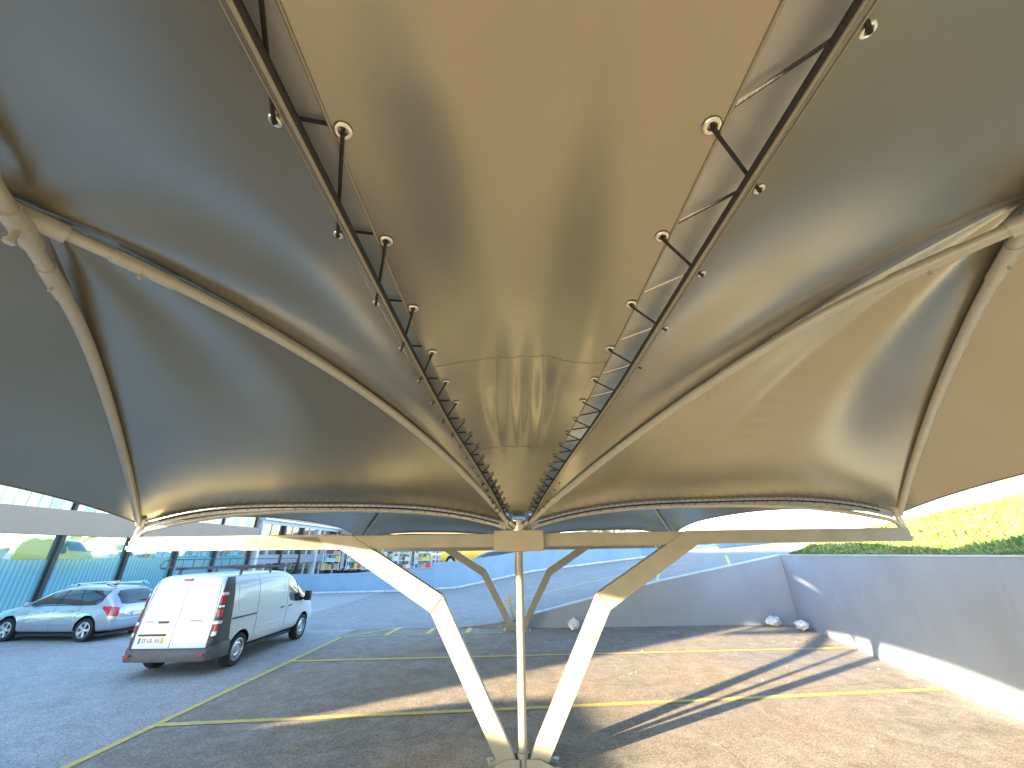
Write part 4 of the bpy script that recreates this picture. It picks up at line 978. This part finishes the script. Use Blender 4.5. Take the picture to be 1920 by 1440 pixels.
make_van((-7.55, 9.86, 0), R(1.0), M['white'], 'white cargo van with roof rack, rear doors and number plate facing the viewer')
make_car((-12.42, 13.75+0.9, 0), R(90-5), M['silver'], 'silver estate car with white roof bars parked side on at the far left')
make_van((-8.7, -0.7, 0), R(-1), M['silver'], 'unseen grey van added left of the viewer to shade the near ground', False, 'shade_van')  # out of view, added so its shadow falls across the near bays
yv, _ = make_van((-0.9, 35.2, 1.15), R(86), M['yellowp'], 'tall yellow van parked beyond the blue wall next to a dark blue car', False, 'delivery_van'); yv.scale = (1.1, 1.05, 1.42)
make_car((0.6, 31.6, 1.0), R(82), M['bluep'], 'dark blue car parked just behind the top of the far blue wall', False, 'parked_car')

# ------------------------------------------------------------------ buildings
XF = -21.0
ob = empty('office_building', (XF, 0, 0), label='long building on the left with teal mirror glass, dark mullions and a taupe fascia band', cat='building')
b = MB(); b.box((-19, -4.0, 0), (-0.25, 33.9, 9.0)); b.build('wall', M['bldg'], ob)
b = MB(); b.box((-0.24, -3.95, 3.35), (0.12, 33.6, 4.45)); b.build('fascia', M['bldg'], ob, bevel=0.01)
b = MB(); b.box((-0.24, -3.95, 8.3), (0.15, 33.7, 9.1)); b.build('parapet', M['bldg'], ob)
b = MB(); b.box((-0.24, -3.95, 0.0), (0.03, 33.6, 0.25)); b.build('plinth', M['kerb'], ob)
MY = [-3.9, -1.1, 1.6, 5.3, 8.8, 12.3, 15.7, 19.15, 22.7, 26.0, 29.4, 33.2]
for y in MY:
    b = MB(); b.box((-0.2, y-0.09, 0.25), (0.07, y+0.09, 3.35)); b.build('mullion', M['bldgdark'], ob)
    b = MB(); b.box((-0.2, y-0.07, 4.45), (0.06, y+0.07, 8.3)); b.build('mullion', M['bldgdark'], ob)
blind = [(0.75, 0.78, 0.74), (0.80, 0.72, 0.42), (0.45, 0.70, 0.78), (0.82, 0.84, 0.82), (0.60, 0.74, 0.78)]
for k_, c in enumerate(blind): M['blind%d' % k_] = mat('blind_fabric_%d' % k_, c, 0.35, 0.25, var=0.1, vscale=2)
for i in range(len(MY)-1):
    a, c = MY[i]+0.09, MY[i+1]-0.09
    b = MB(); b.box((-0.16, a, 0.25), (-0.10, c, 2.33)); b.build('ribbed_pane', M['grib'], ob)
    b = MB(); b.box((-0.16, a, 2.335), (-0.10, c, 3.35)); b.build('mirror_pane', M['gmirror'], ob)
    b = MB(); b.box((-0.16, a, 4.45), (-0.10, c, 8.3)); b.build('upper_pane', M['gmirror'], ob)
    n_ = 7
    if 12 < MY[i] < 34:
        for k_ in range(n_):
            y0 = a+(c-a)*k_/n_; b = MB(); b.box((-0.095, y0+0.02, 4.46), (-0.075, y0+(c-a)/n_-0.02, 7.2)); b.build('blind_panel', M['blind%d' % random.choice([0, 3, 3, 4, 1, 2])], ob)
# shop front further along
sf = empty('shop_building', (XF, 33.9, 0), label='white framed glass shop front beyond the office building, above the blue wall', cat='building')
b = MB(); b.box((-15, 0.01, 0), (-0.3, 24, 5.9)); b.build('wall', M['bldg'], sf)
b = MB(); b.box((-0.29, 0.02, 5.15), (0.25, 24, 5.30)); b.build('cornice', M['wframe'], sf)
b = MB(); b.box((-0.29, 0.02, 4.85), (0.02, 24, 5.15)); b.build('header', M['coping'], sf)
b = MB(); b.box((-0.29, 0.02, 1.75), (0.10, 24, 2.45)); b.build('band', mat('grey_band', (0.33, 0.33, 0.40), 0.6), sf)
for i, y in enumerate((0.15, 3.6, 6.9, 10.3, 13.7, 17.1, 20.5, 23.9)):
    b = MB(); b.box((-0.25, y-0.16, 0), (0.14, y+0.16, 4.85)); b.build('pillar', M['wframe'] if i % 3 == 0 else M['bldgdark'], sf)
    if y < 23:
        for z0, z1 in ((0.4, 1.75), (2.45, 4.85)):
            b = MB(); b.box((-0.2, y+0.17, z0), (-0.12, y+3.2, z1)); pn = b.build('shop_window', M['gshop'], sf)
            b = MB(); b.box((-0.12, y+1.55, z0), (-0.04, y+1.63, z1)); b.build('window_bar', M['wframe'], pn)
            if z0 > 2:
                b = MB(); b.box((-0.12, y+0.17, 3.9), (-0.06, y+3.2, 3.96)); b.build('window_bar', M['wframe'], pn)
# far shop facing the viewer with shelves of goods
fs_ = empty('store_building', (-12, 50, 0.9), label='far pale store front with goods on show, seen in the gap above the blue wall', cat='building')
b = MB(); b.box((-8.5, 0.3, 0), (9.5, 10, 5)); b.build('wall', mat('pale_cladding', (0.55, 0.56, 0.56), 0.6, var=0.1), fs_)
b = MB(); b.box((-8.6, -1.2, 3.6), (9.6, 0.3, 4.2)); b.build('awning', M['bldg'], fs_)
for i in range(9):
    b = MB(); b.box((-8.4+i*2.2, -0.05, 0), (-8.25+i*2.2, 0.29, 3.6)); b.build('pillar', M['wframe'], fs_)
    if i < 8: b = MB(); b.box((-8.24+i*2.2, 0.1, 0.2), (-6.2+i*2.2-0.05, 0.2, 3.5)); b.build('window', M['gshop'], fs_)
cols = [(0.7, 0.1, 0.15), (0.75, 0.75, 0.7), (0.1, 0.4, 0.55), (0.75, 0.6, 0.1), (0.12, 0.12, 0.14), (0.5, 0.7, 0.75), (0.65, 0.35, 0.25)]
GM = [mat('goods_paint_%d' % i, c, 0.5) for i, c in enumerate(cols)]
for i in range(7):
    x = -17.5+i*2.2; k_ = empty('display_shelf', (x, 40.5+0.3*(i % 2), 1.0), label=['shelf rack with dark boxes on top, leftmost of the far row', 'shelf rack with red crates in the far row', 'shelf rack with pale boxes and a blue crate in the far row', 'shelf rack with yellow crates in the middle of the far row', 'shelf rack with mixed crates right of the yellow ones', 'shelf rack with light blue crates in the far row', 'shelf rack nearest the yellow van in the far row'][i], cat='shelf', group='display shelves outside the far store')
    b = MB()
    for xx in (-0.8, 0.8):
        for yy in (-0.25, 0.25): b.box((xx-0.03, yy-0.03, 0), (xx+0.03, yy+0.03, 2.1))
    for z in (0.1, 0.75, 1.4, 2.05): b.box((-0.77, -0.28, z), (0.77, 0.28, z+0.04))
    b.build('frame', M['wframe'], k_)
    for r_ in range(4):
        z = (0.14, 0.79, 1.44, 2.09)[r_]; x0 = -0.74
        while x0 < 0.6:
            w_ = random.uniform(0.2, 0.4); h_ = random.uniform(0.25, 0.5); b = MB(); b.box((x0, -0.22, z+0.001), (x0+w_-0.03, 0.2, z+h_)); b.build('crate', random.choice(GM), k_, bevel=0.01); x0 += w_
# white kiosk by the blue car
ko = empty('kiosk', (0.6, 33.9, 1.15), label='small white kiosk beyond the blue wall right of the yellow van', cat='kiosk')
b = MB(); b.box((-0.8, -0.6, 0), (0.8, 0.6, 1.9)); b.build('wall', M['platew'], ko, bevel=0.02)
b = MB(); b.box((-0.9, -0.7, 1.9), (0.9, 0.7, 2.0)); b.build('roof', M['wframe'], ko)
b = MB(); b.box((-0.5, -0.63, 1.1), (0.1, -0.601, 1.6)); b.build('window', M['glass'], ko)

# trees beyond the upper ground
def tree(x, y, z, h, label):
    t = empty('tree', (x, y, z), label=label, cat='tree', group='trees beyond the upper parking area')
    rn = random.Random(int(x*10)); tr = MB(); tr.tube([(0, 0, -0.2), (0.05, 0, h*0.3), (0.0, 0.1, h*0.62)], [0.22, 0.16, 0.07], 9)
    tips = []
    for i in range(9):
        a = i*2.4; l = h*rn.uniform(0.2, 0.34); z0 = h*(0.28+0.035*i); e = Vector((math.cos(a)*l, math.sin(a)*l, z0+l*0.7)); tr.tube([(0, 0, z0), e*0.5+Vector((0, 0, z0*0.5)), e], [0.08, 0.05, 0.02], 6); tips.append(e)
    tips += [Vector((0, 0, h*0.8)), Vector((0.3, 0.2, h*0.9))]
    tr.build('trunk', M['bark'], t, smooth=60)
    cr = MB()
    for e in tips:
        for j in range(4):
            c = e+Vector((rn.gauss(0, .5), rn.gauss(0, .5), rn.gauss(0, .4))); rr = rn.uniform(0.45, 0.8)
            for k_ in range(70):
                p = c+Vector((rn.gauss(0, 1), rn.gauss(0, 1), rn.gauss(0, .8)))*rr*0.6; q = Vector((rn.gauss(0, 1), rn.gauss(0, 1), rn.gauss(0, 1))).normalized()*0.13; q2 = q.cross(Vector((rn.random(), rn.random(), 1))).normalized()*0.09
                cr.add([p-q, p+q2, p+q, p-q2], [(0, 1, 2, 3)])
    me = bpy.data.meshes.new('crown'); me.from_pydata(cr.v, [], cr.f); me.materials.append(M['leaf']); o = bpy.data.objects.new('crown', me); C.objects.link(o); o.parent = t
for k_, (x, y, h, lb) in enumerate(((-1, 60, 6, 'leafy tree beyond the ramp, leftmost of the row of five'), (5, 64, 7, 'second leafy tree from the left beyond the ramp'), (11, 62, 6.5, 'middle leafy tree of the row beyond the ramp'), (16, 66, 7.5, 'second leafy tree from the right beyond the ramp'), (21, 61, 6, 'leafy tree beyond the ramp, rightmost of the row of five'))):
    tree(x, y, 1.6+0.05*x, h, lb)
hb_ = empty('storage_hall', (37, 57, 2.6), label='low pale hall with a flat roof beyond the upper end of the ramp', cat='building')
b = MB(); b.box((-12, 0, 0), (14, 8, 1.6)); b.build('wall', mat('hall_cladding', (0.50, 0.42, 0.30), 0.7, var=0.1), hb_)
b = MB(); b.box((-12.2, -0.3, 1.603), (14.2, 8.3, 1.8)); b.build('roof', M['coping'], hb_)
for i in range(6): b = MB(); b.box((-10.5+i*4, -0.06, 0.4), (-8.3+i*4, -0.005, 1.3)); b.build('window', M['glass'], hb_)
# faint masts on the bright skyline
def mast(x, y, z, h, label, crane):
    t = empty('lattice_crane' if crane else 'light_pole', (x, y, z), label=label, cat='crane' if crane else 'light pole')
    b = MB()
    if crane:
        for sx in (-.35, .35):
            for sy in (-.35, .35): b.tube([(sx, sy, 0), (sx*0.4, sy*0.4, h)], 0.07, 4)
        for i in range(8): z_ = h*i/8; k2 = 0.35*(1-0.6*i/8); b.tube([(-k2, -k2, z_), (k2, -k2, z_+h/8)], 0.04, 4); b.tube([(k2, k2, z_), (-k2, k2, z_+h/8)], 0.04, 4)
        b.build('tower', M['orange'], t)
        b = MB(); b.prism([(-1.6, 0), (1.8, 0), (1.4, 1.1), (-0.9, 1.3)], 'y', -0.8, 0.8); b.build('machine_house', M['orange'], t, bevel=0.05)
    else:
        b.tube([(0, 0, 0), (0, 0, h*0.95), (0.6, 0, h)], 0.10, 6); b.build('pole', M['galv'], t)
        b = MB(); b.box((0.4, -0.15, h-0.05), (1.3, 0.15, h+0.08)); b.build('lamp_head', M['galv'], t)
mast(62, 82, 3.0, 9, 'small orange crane on the bright skyline above the right half of the beam', True)
mast(36, 75, 3.0, 9, 'thin light pole on the bright skyline right of the far membrane', False)
